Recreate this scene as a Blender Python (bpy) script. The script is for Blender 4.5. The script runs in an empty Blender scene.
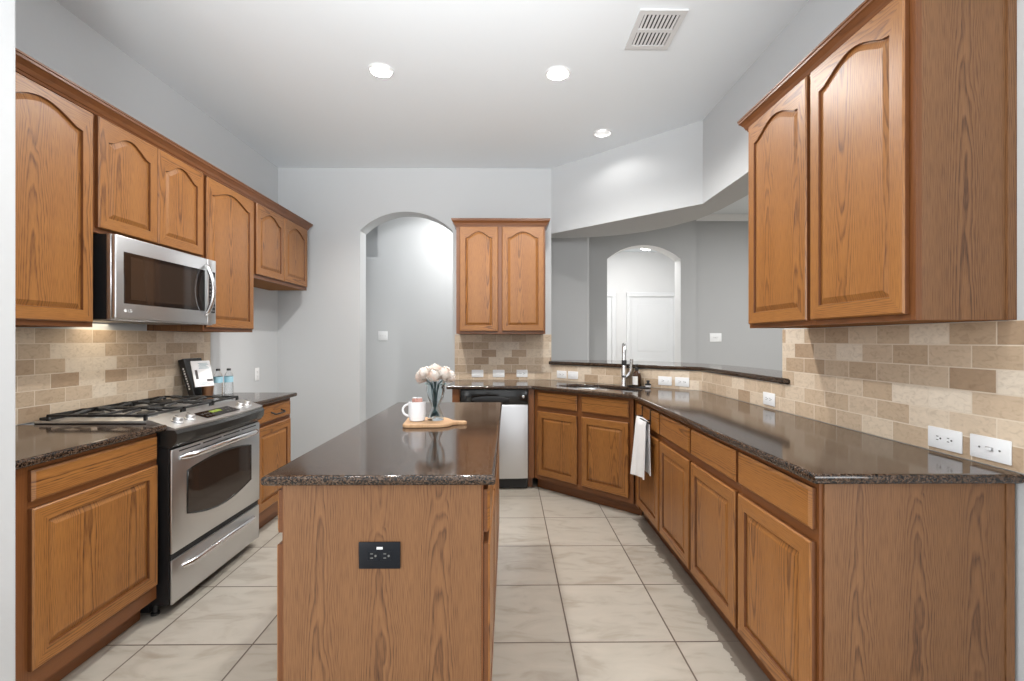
import bpy, bmesh, math, random
from mathutils import Vector, Matrix
random.seed(7)
R = math.radians
S = bpy.context.scene
COL = S.collection

# ------------------------------------------------------------------ camera, world, lights, exposure
cam_data = bpy.data.cameras.new('camera')
cam = bpy.data.objects.new('camera', cam_data); COL.objects.link(cam)
cam.location = (0, 0, 1.31)
cam.rotation_euler = (R(90), 0, -math.atan(4.2 / 449))
cam_data.sensor_width = 36.0
cam_data.lens = 36.0 * 449 / 1024
cam_data.clip_start = 0.02
S.camera = cam

world = bpy.data.worlds.new('world'); S.world = world; world.use_nodes = True
bg = world.node_tree.nodes['Background']
bg.inputs['Color'].default_value = (0.97, 0.985, 1.0, 1)
bg.inputs['Strength'].default_value = 0.28

S.view_settings.view_transform = 'Standard'
S.view_settings.look = 'None'
S.view_settings.exposure = 1.47
S.view_settings.gamma = 1.0
S.view_settings.use_curve_mapping = False
S.cycles.use_denoising = True
S.cycles.max_bounces = 8
S.cycles.diffuse_bounces = 4
S.cycles.glossy_bounces = 4
S.cycles.transmission_bounces = 8
S.cycles.caustics_reflective = False
S.cycles.caustics_refractive = False
S.cycles.sample_clamp_indirect = 6.0


def area_light(name, loc, rot, sx, sy, watts, color=(1, 1, 1)):
    d = bpy.data.lights.new(name, 'AREA'); d.shape = 'RECTANGLE'; d.size = sx; d.size_y = sy
    d.energy = watts; d.color = color
    o = bpy.data.objects.new(name, d); COL.objects.link(o); o.location = loc; o.rotation_euler = rot
    return o


def spot_light(name, loc, watts, size=150, blend=0.4, radius=0.05, color=(1, 0.97, 0.93)):
    d = bpy.data.lights.new(name, 'SPOT'); d.energy = watts; d.spot_size = R(size); d.spot_blend = blend
    d.shadow_soft_size = radius; d.color = color
    o = bpy.data.objects.new(name, d); COL.objects.link(o); o.location = loc
    return o


CEIL = 3.05
LIGHTS = [(-0.816, 2.90), (0.327, 2.92), (0.794, 3.76)]          # the three downlights in view
LIGHTS_FILL = [(-0.816, 1.1), (0.45, 1.1)]                      # unseen spots overhead, added as fill
for i, (x, y) in enumerate(LIGHTS):
    spot_light('downlight_and_fill', (x, y, CEIL + 0.030), (56, 56, 3)[i])
fl_ = spot_light('back_ceiling_fill', (-0.1, -0.9, 1.7), 250, 66, 1.0, 0.35, (0.98, 0.99, 1.0))  # unseen spot added to lift the back ceiling and upper wall
fl_.rotation_euler = (R(90 + 27), 0, R(6))
for x, y in LIGHTS_FILL:
    spot_light('downlight_and_fill', (x, y, CEIL - 0.004), 10)  # added fill spots without a fitting
area_light('room_fill', (-0.2, -3.2, 1.6), (R(90), 0, 0), 4.2, 2.4, 10, (0.96, 0.98, 1.0))  # unseen frontal fill added behind the camera
area_light('ceiling_fill', (-0.35, -1.2, 0.5), (R(155), 0, 0), 2.6, 1.0, 8, (0.98, 0.99, 1.0)).data.spread = R(100)  # unseen upward fill, added to brighten the ceiling
area_light('room_fill', (-3.2, -1.0, 1.5), (R(90), 0, R(-62)), 2.0, 1.6, 32, (0.97, 0.985, 1.0))  # unseen side fill, added to brighten the right-hand run
area_light('room_fill', (3.0, -1.0, 1.5), (R(90), 0, R(62)), 2.0, 1.6, 32, (0.97, 0.985, 1.0))  # unseen side fill, added to brighten the left-hand run
area_light('cooktop_lamp', (-2.02, 2.52, 1.404), (0, 0, 0), 0.60, 0.20, 0.5, (1.0, 0.85, 0.64))
area_light('living_room_fill', (3.6, 3.6, 3.0), (0, 0, 0), 1.6, 1.6, 46, (1, 0.99, 0.97))  # unseen fill added to light the living room
area_light('hallway_lamp', (-0.45, 5.15, 3.0), (0, 0, 0), 0.3, 0.3, 9.5, (1, 0.98, 0.95))

# ------------------------------------------------------------------ materials
M = {}


def new_mat(name, base=(0.8, 0.8, 0.8), rough=0.5, metal=0.0, **kw):
    m = bpy.data.materials.new(name); m.use_nodes = True
    b = m.node_tree.nodes['Principled BSDF']
    b.inputs['Base Color'].default_value = (*base, 1)
    b.inputs['Roughness'].default_value = rough
    b.inputs['Metallic'].default_value = metal
    for k, v in kw.items():
        b.inputs[k].default_value = v
    M[name] = m
    return m, m.node_tree.nodes, m.node_tree.links, b


def N(nodes, t, **kw):
    n = nodes.new(t)
    for k, v in kw.items():
        if hasattr(n, k): setattr(n, k, v)
        else: n.inputs[k].default_value = v
    return n


def math_node(nt, op, a, b=None, c=None):
    n = nt.nodes.new('ShaderNodeMath'); n.operation = op
    for i, v in enumerate((a, b, c)):
        if v is None: continue
        if isinstance(v, (int, float)): n.inputs[i].default_value = v
        else: nt.links.new(v, n.inputs[i])
    return n.outputs[0]


def ramp(nt, fac, stops, interp='LINEAR'):
    n = nt.nodes.new('ShaderNodeValToRGB'); n.color_ramp.interpolation = interp
    e = n.color_ramp.elements
    while len(e) < len(stops): e.new(0.5)
    for el, (p, c) in zip(e, stops):
        el.position = p; el.color = (*c, 1)
    nt.links.new(fac, n.inputs[0])
    return n.outputs[0]


def mix(nt, fac, a, b, mode='MIX'):
    n = nt.nodes.new('ShaderNodeMix'); n.data_type = 'RGBA'; n.blend_type = mode
    for s, v in ((n.inputs['Factor'], fac), (n.inputs[6], a), (n.inputs[7], b)):
        if isinstance(v, (int, float)): s.default_value = v
        elif isinstance(v, tuple): s.default_value = (*v, 1)
        else: nt.links.new(v, s)
    return n.outputs[2]


def paint(name, base, rough=0.7, bump=0.12):
    m, n, l, b = new_mat(name, base, rough)
    nt = m.node_tree
    tc = n.new('ShaderNodeTexCoord')
    no = N(n, 'ShaderNodeTexNoise'); no.inputs['Scale'].default_value = 110; no.inputs['Detail'].default_value = 2
    l.new(tc.outputs['Object'], no.inputs['Vector'])
    bp = n.new('ShaderNodeBump'); bp.inputs['Strength'].default_value = bump; bp.inputs['Distance'].default_value = 0.004
    l.new(no.outputs[0], bp.inputs['Height']); l.new(bp.outputs[0], b.inputs['Normal'])
    return m


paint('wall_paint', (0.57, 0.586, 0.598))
paint('wall_paint_dimmed', (0.42, 0.425, 0.43))  # same grey as the kitchen walls, darkened to stand in for dimmer light
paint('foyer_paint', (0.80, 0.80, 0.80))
paint('ceiling_paint', (0.83, 0.872, 0.905), bump=0.05)
new_mat('trim_white', (0.82, 0.83, 0.84), 0.4)


def oak(name, light, mid, dark, rough=0.38, contrast=1.0, cath=0.105):
    """Plain-sawn oak: nested cathedral rings and fine dark pores along V of the UV map (metres)."""
    m, n, l, b = new_mat(name, mid, rough)
    nt = m.node_tree
    uv = n.new('ShaderNodeUVMap'); sep = n.new('ShaderNodeSeparateXYZ'); l.new(uv.outputs[0], sep.inputs[0])
    u, v = sep.outputs[0], sep.outputs[1]
    # slow wander of the grain
    cv = n.new('ShaderNodeCombineXYZ'); l.new(math_node(nt, 'MULTIPLY', u, 9.0), cv.inputs[0]); l.new(math_node(nt, 'MULTIPLY', v, 2.2), cv.inputs[1])
    w = N(n, 'ShaderNodeTexNoise'); w.inputs['Scale'].default_value = 1.0; w.inputs['Detail'].default_value = 3.0
    l.new(cv.outputs[0], w.inputs['Vector'])
    wander = math_node(nt, 'MULTIPLY', math_node(nt, 'SUBTRACT', w.outputs[0], 0.5), 0.035)
    um = math_node(nt, 'SUBTRACT', math_node(nt, 'PINGPONG', math_node(nt, 'ADD', u, wander), cath), 0.0)
    vm = math_node(nt, 'MULTIPLY', math_node(nt, 'PINGPONG', math_node(nt, 'ADD', v, math_node(nt, 'MULTIPLY', w.outputs[0], 0.9)), 1.3), 0.046)
    r = math_node(nt, 'SQRT', math_node(nt, 'ADD', math_node(nt, 'MULTIPLY', um, um), math_node(nt, 'MULTIPLY', vm, vm)))
    r = math_node(nt, 'ADD', r, math_node(nt, 'MULTIPLY', wander, 0.25))
    rn = math_node(nt, 'MAXIMUM', math_node(nt, 'DIVIDE', r, cath), 0.0)
    ring = math_node(nt, 'FRACT', math_node(nt, 'MULTIPLY', math_node(nt, 'POWER', rn, 1.75), 12.5))
    fade = math_node(nt, 'MAXIMUM', math_node(nt, 'SUBTRACT', 1.12, math_node(nt, 'MULTIPLY', rn, 0.75)), 0.25)
    ringc = ramp(nt, ring, [(0.0, (0, 0, 0)), (0.45, (0.15, 0.15, 0.15)), (0.80, (0.9, 0.9, 0.9)), (1.0, (0, 0, 0))])
    ringc = math_node(nt, 'MULTIPLY', ringc, fade)
    # pores
    cp = n.new('ShaderNodeCombineXYZ'); l.new(math_node(nt, 'MULTIPLY', u, 520.0), cp.inputs[0]); l.new(math_node(nt, 'MULTIPLY', v, 16.0), cp.inputs[1])
    p = N(n, 'ShaderNodeTexNoise'); p.inputs['Scale'].default_value = 1.0; p.inputs['Detail'].default_value = 2.0
    l.new(cp.outputs[0], p.inputs['Vector'])
    pore = ramp(nt, p.outputs[0], [(0.42, (0, 0, 0)), (0.68, (1, 1, 1))])
    # broad tone
    cb = n.new('ShaderNodeCombineXYZ'); l.new(math_node(nt, 'MULTIPLY', u, 14.0), cb.inputs[0]); l.new(math_node(nt, 'MULTIPLY', v, 1.2), cb.inputs[1])
    t = N(n, 'ShaderNodeTexNoise'); t.inputs['Scale'].default_value = 1.0; t.inputs['Detail'].default_value = 2.0
    l.new(cb.outputs[0], t.inputs['Vector'])
    tone = mix(nt, t.outputs[0], light, mid)
    fac = math_node(nt, 'ADD', math_node(nt, 'MULTIPLY', ringc, 0.55 * contrast),
                    math_node(nt, 'MULTIPLY', math_node(nt, 'MULTIPLY', pore, math_node(nt, 'ADD', ringc, 0.55)), 0.45 * contrast))
    col = mix(nt, fac, tone, dark)
    l.new(col, b.inputs['Base Color'])
    bp = n.new('ShaderNodeBump'); bp.inputs['Strength'].default_value = 0.08; bp.inputs['Distance'].default_value = 0.001; bp.invert = True
    l.new(fac, bp.inputs['Height']); l.new(bp.outputs[0], b.inputs['Normal'])
    return m


oak('oak', (0.36, 0.154, 0.038), (0.29, 0.113, 0.026), (0.085, 0.026, 0.006), contrast=1.25)
oak('oak_frame', (0.20, 0.072, 0.020), (0.17, 0.058, 0.016), (0.08, 0.026, 0.007), contrast=0.7)
oak('oak_edge', (0.16, 0.055, 0.016), (0.13, 0.045, 0.013), (0.07, 0.022, 0.006), contrast=0.6)
oak('oak_panel', (0.25, 0.118, 0.047), (0.205, 0.092, 0.035), (0.062, 0.022, 0.008), rough=0.5, contrast=1.25, cath=0.09)
oak('board_wood', (0.66, 0.42, 0.24), (0.56, 0.33, 0.17), (0.36, 0.18, 0.08), rough=0.5, contrast=0.6)


def granite(name):
    m, n, l, b = new_mat(name, (0.04, 0.03, 0.025), 0.10)
    nt = m.node_tree
    tc = n.new('ShaderNodeTexCoord')
    vo = N(n, 'ShaderNodeTexVoronoi'); vo.inputs['Scale'].default_value = 240; l.new(tc.outputs['Object'], vo.inputs['Vector'])
    sep = n.new('ShaderNodeSeparateColor'); l.new(vo.outputs['Color'], sep.inputs[0])
    no = N(n, 'ShaderNodeTexNoise'); no.inputs['Scale'].default_value = 130; no.inputs['Detail'].default_value = 3; l.new(tc.outputs['Object'], no.inputs['Vector'])
    f = math_node(nt, 'ADD', math_node(nt, 'MULTIPLY', sep.outputs[0], 0.6), math_node(nt, 'MULTIPLY', no.outputs[0], 0.5))
    col = ramp(nt, f, [(0.25, (0.004, 0.004, 0.004)), (0.42, (0.014, 0.010, 0.008)), (0.56, (0.050, 0.029, 0.018)), (0.76, (0.092, 0.056, 0.036)), (0.95, (0.125, 0.092, 0.070))])
    l.new(col, b.inputs['Base Color'])
    b.inputs['Specular IOR Level'].default_value = 0.5
    return m


granite('granite')


def brick_mat(name, width, height, mortar, stops, mortar_col, rough, offset=0.5, bump=0.4, use_uv=True, shift=(0, 0), mott=0.5, mscale=(18, 18)):
    m, n, l, b = new_mat(name, (0.6, 0.5, 0.4), rough)
    nt = m.node_tree
    if use_uv:
        src = n.new('ShaderNodeUVMap').outputs[0]
    else:
        src = n.new('ShaderNodeTexCoord').outputs['Object']
    mp = n.new('ShaderNodeMapping'); mp.inputs['Location'].default_value = (shift[0], shift[1], 0); l.new(src, mp.inputs[0])
    br = n.new('ShaderNodeTexBrick'); br.offset = offset; br.squash = 1.0
    br.inputs['Scale'].default_value = 1.0
    br.inputs['Brick Width'].default_value = width; br.inputs['Row Height'].default_value = height
    br.inputs['Mortar Size'].default_value = mortar; br.inputs['Mortar Smooth'].default_value = 0.15
    br.inputs['Color1'].default_value = (0, 0, 0, 1); br.inputs['Color2'].default_value = (1, 1, 1, 1); br.inputs['Mortar'].default_value = (0.5, 0.5, 0.5, 1)
    l.new(mp.outputs[0], br.inputs['Vector'])
    tone = ramp(nt, br.outputs['Color'], stops)
    sc = n.new('ShaderNodeMapping'); sc.inputs['Scale'].default_value = (mscale[0], mscale[1], 1)
    l.new(mp.outputs[0], sc.inputs[0])
    # shift the mottling from tile to tile
    ad = n.new('ShaderNodeVectorMath'); ad.operation = 'ADD'
    vm = n.new('ShaderNodeVectorMath'); vm.operation = 'SCALE'; vm.inputs['Scale'].default_value = 37.0
    l.new(br.outputs['Color'], vm.inputs[0]); l.new(sc.outputs[0], ad.inputs[0]); l.new(vm.outputs[0], ad.inputs[1])
    no = N(n, 'ShaderNodeTexNoise'); no.inputs['Scale'].default_value = 1.0; no.inputs['Detail'].default_value = 6; no.inputs['Distortion'].default_value = 1.2
    l.new(ad.outputs[0], no.inputs['Vector'])
    mo = ramp(nt, no.outputs[0], [(0.25, (0.62, 0.56, 0.50)), (0.48, (0.95, 0.94, 0.92)), (0.75, (1.08, 1.06, 1.04))])
    col = mix(nt, mott, tone, mix(nt, 1.0, tone, mo, 'MULTIPLY'))
    fin = mix(nt, br.outputs['Fac'], col, mortar_col)
    l.new(fin, b.inputs['Base Color'])
    bp = n.new('ShaderNodeBump'); bp.inputs['Strength'].default_value = bump; bp.inputs['Distance'].default_value = 0.002; bp.invert = True
    l.new(br.outputs['Fac'], bp.inputs['Height']); l.new(bp.outputs[0], b.inputs['Normal'])
    return m, fin, mp


brick_mat('travertine', 0.1524, 0.0762, 0.0022,
          [(0.0, (0.42, 0.30, 0.20)), (0.25, (0.53, 0.405, 0.285)), (0.5, (0.61, 0.485, 0.36)), (0.75, (0.69, 0.575, 0.445)), (1.0, (0.78, 0.69, 0.575))],
          (0.72, 0.62, 0.50), 0.5, mott=0.6, mscale=(34, 50), shift=(0, -0.914))
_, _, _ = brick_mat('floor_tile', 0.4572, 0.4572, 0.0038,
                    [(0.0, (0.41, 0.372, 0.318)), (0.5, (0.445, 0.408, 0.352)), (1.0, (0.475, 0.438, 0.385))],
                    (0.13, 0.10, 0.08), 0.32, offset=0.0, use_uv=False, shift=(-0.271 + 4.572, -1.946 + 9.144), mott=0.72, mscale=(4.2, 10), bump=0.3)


def darken_floor_strip():
    """Darker ragged strip mixed into the floor colour along the toe kick of the right-hand cabinets."""
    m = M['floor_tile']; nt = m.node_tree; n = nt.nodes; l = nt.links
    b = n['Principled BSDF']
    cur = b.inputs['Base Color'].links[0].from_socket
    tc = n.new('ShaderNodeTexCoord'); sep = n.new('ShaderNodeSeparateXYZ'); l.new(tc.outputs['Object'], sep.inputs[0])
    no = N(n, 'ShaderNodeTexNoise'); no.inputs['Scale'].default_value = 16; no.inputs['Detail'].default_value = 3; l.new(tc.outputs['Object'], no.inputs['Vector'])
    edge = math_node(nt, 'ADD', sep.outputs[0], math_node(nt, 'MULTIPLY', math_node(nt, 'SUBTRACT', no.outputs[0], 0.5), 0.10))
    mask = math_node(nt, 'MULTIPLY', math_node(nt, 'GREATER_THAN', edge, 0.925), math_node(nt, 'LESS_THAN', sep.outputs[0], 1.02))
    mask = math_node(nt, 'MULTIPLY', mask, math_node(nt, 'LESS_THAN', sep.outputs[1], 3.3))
    col = mix(nt, math_node(nt, 'MULTIPLY', mask, 0.85), cur, (0.15, 0.122, 0.098))  # blend a darker tone into the tile colour inside the strip
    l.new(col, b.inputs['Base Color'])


darken_floor_strip()


def steel(name, base=(0.60, 0.60, 0.605), rough=0.28):
    m, n, l, b = new_mat(name, base, rough, 1.0)
    nt = m.node_tree
    tc = n.new('ShaderNodeTexCoord'); mp = n.new('ShaderNodeMapping'); mp.inputs['Scale'].default_value = (1.5, 1.5, 260)
    l.new(tc.outputs['Object'], mp.inputs[0])
    no = N(n, 'ShaderNodeTexNoise'); no.inputs['Scale'].default_value = 3; no.inputs['Detail'].default_value = 2; l.new(mp.outputs[0], no.inputs['Vector'])
    rr = math_node(nt, 'ADD', math_node(nt, 'MULTIPLY', no.outputs[0], 0.06), rough - 0.03)
    l.new(rr, b.inputs['Roughness'])
    return m


steel('steel', (0.64, 0.64, 0.645), 0.33)
steel('steel_panel', (0.66, 0.66, 0.66), 0.42)
steel('steel_dark', (0.30, 0.30, 0.30), 0.32)
new_mat('chrome', (0.78, 0.78, 0.78), 0.12, 1.0)
new_mat('handle_steel', (0.80, 0.80, 0.81), 0.2, 1.0)
new_mat('black_gloss', (0.008, 0.008, 0.008), 0.12)
new_mat('black_glass', (0.012, 0.009, 0.008), 0.04)
new_mat('oven_glass', (0.030, 0.020, 0.015), 0.05)
new_mat('black_satin', (0.012, 0.012, 0.013), 0.4)
new_mat('cast_iron', (0.018, 0.018, 0.018), 0.45)
new_mat('fascia_dark', (0.05, 0.048, 0.045), 0.25, 0.6)
new_mat('outlet_black', (0.004, 0.006, 0.010), 0.4, 0, **{'Specular IOR Level': 0.3})
new_mat('plastic_white', (0.84, 0.85, 0.86), 0.35)
new_mat('can_grey', (0.25, 0.25, 0.25), 0.4)
new_mat('raw_wood', (0.30, 0.15, 0.07), 0.95, 0, **{'Specular IOR Level': 0.05})
new_mat('vent_white', (0.66, 0.66, 0.66), 0.45)
new_mat('slot_dark', (0.05, 0.05, 0.05), 0.5)
new_mat('ceramic_white', (0.85, 0.86, 0.88), 0.25)
new_mat('paper_white', (0.86, 0.86, 0.87), 0.6)
new_mat('ink_teal', (0.32, 0.45, 0.50), 0.6)
new_mat('ink_dark', (0.08, 0.07, 0.07), 0.6)
new_mat('book_black', (0.012, 0.011, 0.011), 0.4)
new_mat('copper', (0.60, 0.34, 0.20), 0.3, 0.85)
new_mat('amber_glass', (0.045, 0.018, 0.005), 0.1)
new_mat('label_paper', (0.80, 0.79, 0.76), 0.6)
new_mat('label_blue', (0.38, 0.66, 0.78), 0.4)
new_mat('stem_green', (0.26, 0.46, 0.47), 0.5)
new_mat('candy_pink', (0.52, 0.27, 0.22), 0.5)
new_mat('duct_dark', (0.05, 0.05, 0.05), 0.8)
new_mat('lettering_white', (0.75, 0.75, 0.75), 0.5)
new_mat('gap_black', (0.01, 0.01, 0.01), 0.6)
_, _n, _l, _b = new_mat('display_green', (0.10, 0.14, 0.01), 0.2)
_b.inputs['Emission Color'].default_value = (0.50, 0.62, 0.05, 1); _b.inputs['Emission Strength'].default_value = 0.10
_, _n, _l, _b = new_mat('lens_glow', (0.9, 0.9, 0.9), 0.5)
_b.inputs['Emission Color'].default_value = (1, 0.98, 0.95, 1); _b.inputs['Emission Strength'].default_value = 3.0
_, _n, _l, _b = new_mat('dome_glow', (0.9, 0.9, 0.9), 0.4)
_b.inputs['Emission Color'].default_value = (1, 0.98, 0.95, 1); _b.inputs['Emission Strength'].default_value = 2.2
new_mat('clear_glass', (0.90, 0.96, 0.98), 0.02, 0, **{'Transmission Weight': 1.0, 'IOR': 1.14})
new_mat('clear_plastic', (0.95, 0.98, 1.0), 0.05, 0, **{'Transmission Weight': 0.95, 'IOR': 1.15})


def cloth(name, base):
    m, n, l, b = new_mat(name, base, 0.9)
    tc = n.new('ShaderNodeTexCoord')
    no = N(n, 'ShaderNodeTexNoise'); no.inputs['Scale'].default_value = 320; l.new(tc.outputs['Object'], no.inputs['Vector'])
    bp = n.new('ShaderNodeBump'); bp.inputs['Strength'].default_value = 0.4; bp.inputs['Distance'].default_value = 0.003
    l.new(no.outputs[0], bp.inputs['Height']); l.new(bp.outputs[0], b.inputs['Normal'])


cloth('towel_white', (0.84, 0.85, 0.86))


def petal_mat():
    m, n, l, b = new_mat('petal_cream', (0.85, 0.80, 0.75), 0.7)
    nt = m.node_tree
    tc = n.new('ShaderNodeTexCoord')
    no = N(n, 'ShaderNodeTexNoise'); no.inputs['Scale'].default_value = 30; l.new(tc.outputs['Object'], no.inputs['Vector'])
    c = ramp(nt, no.outputs[0], [(0.3, (0.80, 0.62, 0.52)), (0.55, (0.87, 0.81, 0.75)), (0.8, (0.90, 0.88, 0.85))])
    l.new(c, b.inputs['Base Color'])


petal_mat()


# ------------------------------------------------------------------ mesh helpers
def uv_box(bm, grain='z', off=None, rnd=True):
    """Box-projected UVs in metres; V runs along the grain axis."""
    uvl = bm.loops.layers.uv.verify()
    g = 'xyz'.index(grain)
    ox, oy = (random.uniform(0, 9), random.uniform(0, 9)) if rnd else (0, 0)
    if off: ox, oy = off
    bm.normal_update()
    for f in bm.faces:
        n = [abs(c) for c in f.normal]
        d = n.index(max(n))
        ax = [a for a in range(3) if a != d]
        if g in ax: va = g; ua = [a for a in ax if a != g][0]
        else: ua, va = ax[1], g
        for lp in f.loops:
            c = lp.vert.co
            lp[uvl].uv = (c[ua] + ox, c[va] + oy)


def make(name, bm, mat, parent=None, grain=None, smooth=None, uv=True, off=None, rnd=True):
    if uv: uv_box(bm, grain or 'z', off, rnd)
    me = bpy.data.meshes.new(name)
    bmesh.ops.recalc_face_normals(bm, faces=bm.faces)
    bm.to_mesh(me); bm.free()
    mats = mat if isinstance(mat, (list, tuple)) else [mat]
    for m in mats: me.materials.append(M[m])
    if smooth is not None:
        for p in me.polygons: p.use_smooth = True
        me.set_sharp_from_angle(angle=R(smooth))
    o = bpy.data.objects.new(name, me); COL.objects.link(o)
    if parent: o.parent = parent
    return o


def box(bm, x0, x1, y0, y1, z0, z1, bev=0.0, seg=1, mi=0):
    r = bmesh.ops.create_cube(bm, size=1.0)
    vs = r['verts']
    for v in vs:
        v.co = Vector((x0 if v.co.x < 0 else x1, y0 if v.co.y < 0 else y1, z0 if v.co.z < 0 else z1))
    fs = set(f for v in vs for f in v.link_faces)
    for f in fs: f.material_index = mi
    if bev > 0:
        es = list(set(e for v in vs for e in v.link_edges))
        bmesh.ops.bevel(bm, geom=es, offset=bev, segments=seg, affect='EDGES', profile=0.5, clamp_overlap=True)
    return bm


def bx(*a, **k):
    return box(bmesh.new(), *a, **k)


def prism(bm, pts, to3d, depth, mi=0):
    """Closed 2-D outline (may be concave) extruded by the vector depth."""
    vs = [bm.verts.new(to3d(*p)) for p in pts]
    f = bm.faces.new(vs)
    r = bmesh.ops.extrude_face_region(bm, geom=[f])
    nv = [g for g in r['geom'] if isinstance(g, bmesh.types.BMVert)]
    bmesh.ops.translate(bm, verts=nv, vec=Vector(depth))
    caps = [f] + [g for g in r['geom'] if isinstance(g, bmesh.types.BMFace)]
    caps = [c for c in caps if c.is_valid and len(c.verts) > 4]
    if caps: bmesh.ops.triangulate(bm, faces=caps)
    return bm


def lathe(bm, prof, seg=24, c=(0, 0, 0), cap=True, axis='z'):
    rings = []
    for r, z in prof:
        ring = []
        for i in range(seg):
            a = 2 * math.pi * i / seg
            p = (r * math.cos(a), r * math.sin(a), z)
            if axis == 'y': p = (p[0], -p[2], p[1])
            if axis == 'x': p = (p[2], p[0], p[1])
            ring.append(bm.verts.new((c[0] + p[0], c[1] + p[1], c[2] + p[2])))
        rings.append(ring)
    for a, b in zip(rings, rings[1:]):
        for i in range(seg):
            j = (i + 1) % seg
            bm.faces.new((a[i], a[j], b[j], b[i]))
    if cap:
        if prof[0][0] > 1e-5: bm.faces.new(rings[0][::-1])
        if prof[-1][0] > 1e-5: bm.faces.new(rings[-1])
    return bm


def tube(bm, pts, r, seg=10, cap=True):
    pts = [Vector(p) for p in pts]
    rs = r if isinstance(r, (list, tuple)) else [r] * len(pts)
    rings = []; up = None
    for i, p in enumerate(pts):
        t = (pts[min(i + 1, len(pts) - 1)] - pts[max(i - 1, 0)]).normalized()
        if up is None:
            up = Vector((0, 0, 1)) if abs(t.z) < 0.9 else Vector((1, 0, 0))
        s = t.cross(up)
        if s.length < 1e-6: s = t.cross(Vector((0, 1, 0)))
        s.normalize(); up = s.cross(t).normalized()
        rings.append([bm.verts.new(p + (s * math.cos(2 * math.pi * k / seg) + up * math.sin(2 * math.pi * k / seg)) * rs[i]) for k in range(seg)])
    for a, b in zip(rings, rings[1:]):
        for i in range(seg):
            j = (i + 1) % seg
            bm.faces.new((a[i], a[j], b[j], b[i]))
    if cap:
        bm.faces.new(rings[0][::-1]); bm.faces.new(rings[-1])
    return bm


def sweep(bm, path, prof):
    """Mitred sweep of profile (out, z) along an XY path; 'out' is to the right of travel."""
    n = len(path); rows = []
    for i in range(n):
        p = Vector(path[i])
        d1 = (Vector(path[i]) - Vector(path[i - 1])).normalized() if i > 0 else None
        d2 = (Vector(path[i + 1]) - Vector(path[i])).normalized() if i < n - 1 else None
        d1 = d1 or d2; d2 = d2 or d1
        n1 = Vector((d1.y, -d1.x)); n2 = Vector((d2.y, -d2.x))
        m = (n1 + n2); m = m / (1 + n1.dot(n2))
        rows.append([bm.verts.new((p.x + m.x * o, p.y + m.y * o, z)) for o, z in prof])
    k = len(prof)
    for a, b in zip(rows, rows[1:]):
        for i in range(k):
            j = (i + 1) % k
            bm.faces.new((a[i], a[j], b[j], b[i]))
    bm.faces.new(rows[0]); bm.faces.new(rows[-1][::-1])
    return bm


def tag(o, label, cat, group=None):
    o['label'] = label; o['category'] = cat
    if group: o['group'] = group
    return o


def thing(name, loc, rz, label, cat, group=None):
    o = bpy.data.objects.new(name, None); COL.objects.link(o)
    o.empty_display_size = 0.05
    o.location = loc; o.rotation_euler = (0, 0, R(rz))
    return tag(o, label, cat, group)


def struct(name, bm, mat, **k):
    o = make(name, bm, mat, **k); o['kind'] = 'structure'
    return o


def copy_tree(o, parent=None):
    c = o.copy(); COL.objects.link(c)
    if parent: c.parent = parent
    for ch in list(o.children): copy_tree(ch, c)
    return c


def slab(name, outline, holes, z0, z1, rad, mat):
    """Stone slab with rounded edges from 2-D outlines."""
    cu = bpy.data.curves.new(name, 'CURVE'); cu.dimensions = '2D'; cu.fill_mode = 'BOTH'
    cu.extrude = (z1 - z0) / 2 - rad; cu.bevel_depth = rad; cu.bevel_resolution = 3; cu.offset = -rad
    for pts in [outline] + holes:
        sp = cu.splines.new('POLY'); sp.points.add(len(pts) - 1); sp.use_cyclic_u = True
        for q, p in zip(sp.points, pts): q.co = (p[0], p[1], 0, 1)
    t = bpy.data.objects.new(name + '_curve', cu); COL.objects.link(t)
    dg = bpy.context.evaluated_depsgraph_get()
    me = bpy.data.meshes.new_from_object(t.evaluated_get(dg))
    bpy.data.objects.remove(t); bpy.data.curves.remove(cu)
    me.name = name
    bm = bmesh.new(); bm.from_mesh(me); bmesh.ops.remove_doubles(bm, verts=bm.verts, dist=1e-5)
    bmesh.ops.translate(bm, verts=bm.verts, vec=(0, 0, (z0 + z1) / 2))
    bpy.data.meshes.remove(me)
    o = make(name, bm, mat, smooth=35)
    for p in o.data.polygons:
        if abs(p.normal.z) > 0.995: p.use_smooth = False        # keep the flat faces truly flat
    return o


# ------------------------------------------------------------------ setting
XL, XR, YB = -2.312, 1.54, 4.54
W1, W2 = Vector((0.44, 4.54)), Vector((1.54, 3.53))
DU = (W2 - W1).normalized(); DN = Vector((-abs(DU.y), -abs(DU.x))); DN.normalize()   # along / into the kitchen
DANG = math.degrees(math.atan2(DU.y, DU.x))
YJ = 2.49                                    # end of the pass-through opening

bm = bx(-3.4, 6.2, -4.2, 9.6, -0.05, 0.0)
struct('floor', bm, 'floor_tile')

cu_holes = [[(x + 0.068 * math.cos(2 * math.pi * k / 32), y + 0.068 * math.sin(2 * math.pi * k / 32)) for k in range(32)] for x, y in LIGHTS]
o = slab('ceiling', [(-3.4, -4.2), (6.2, -4.2), (6.2, 9.6), (-3.4, 9.6)], cu_holes, CEIL, CEIL + 0.05, 0.0005, 'ceiling_paint')
o['kind'] = 'structure'

struct('wall_left', bx(XL - 0.12, XL, 1.0, YB + 0.05, 0, CEIL), 'wall_paint')
struct('wall_left_stub', bx(XL, -1.590, 1.0, 1.472, 0, CEIL, bev=0.012, seg=3), 'wall_paint', smooth=40)


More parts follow.
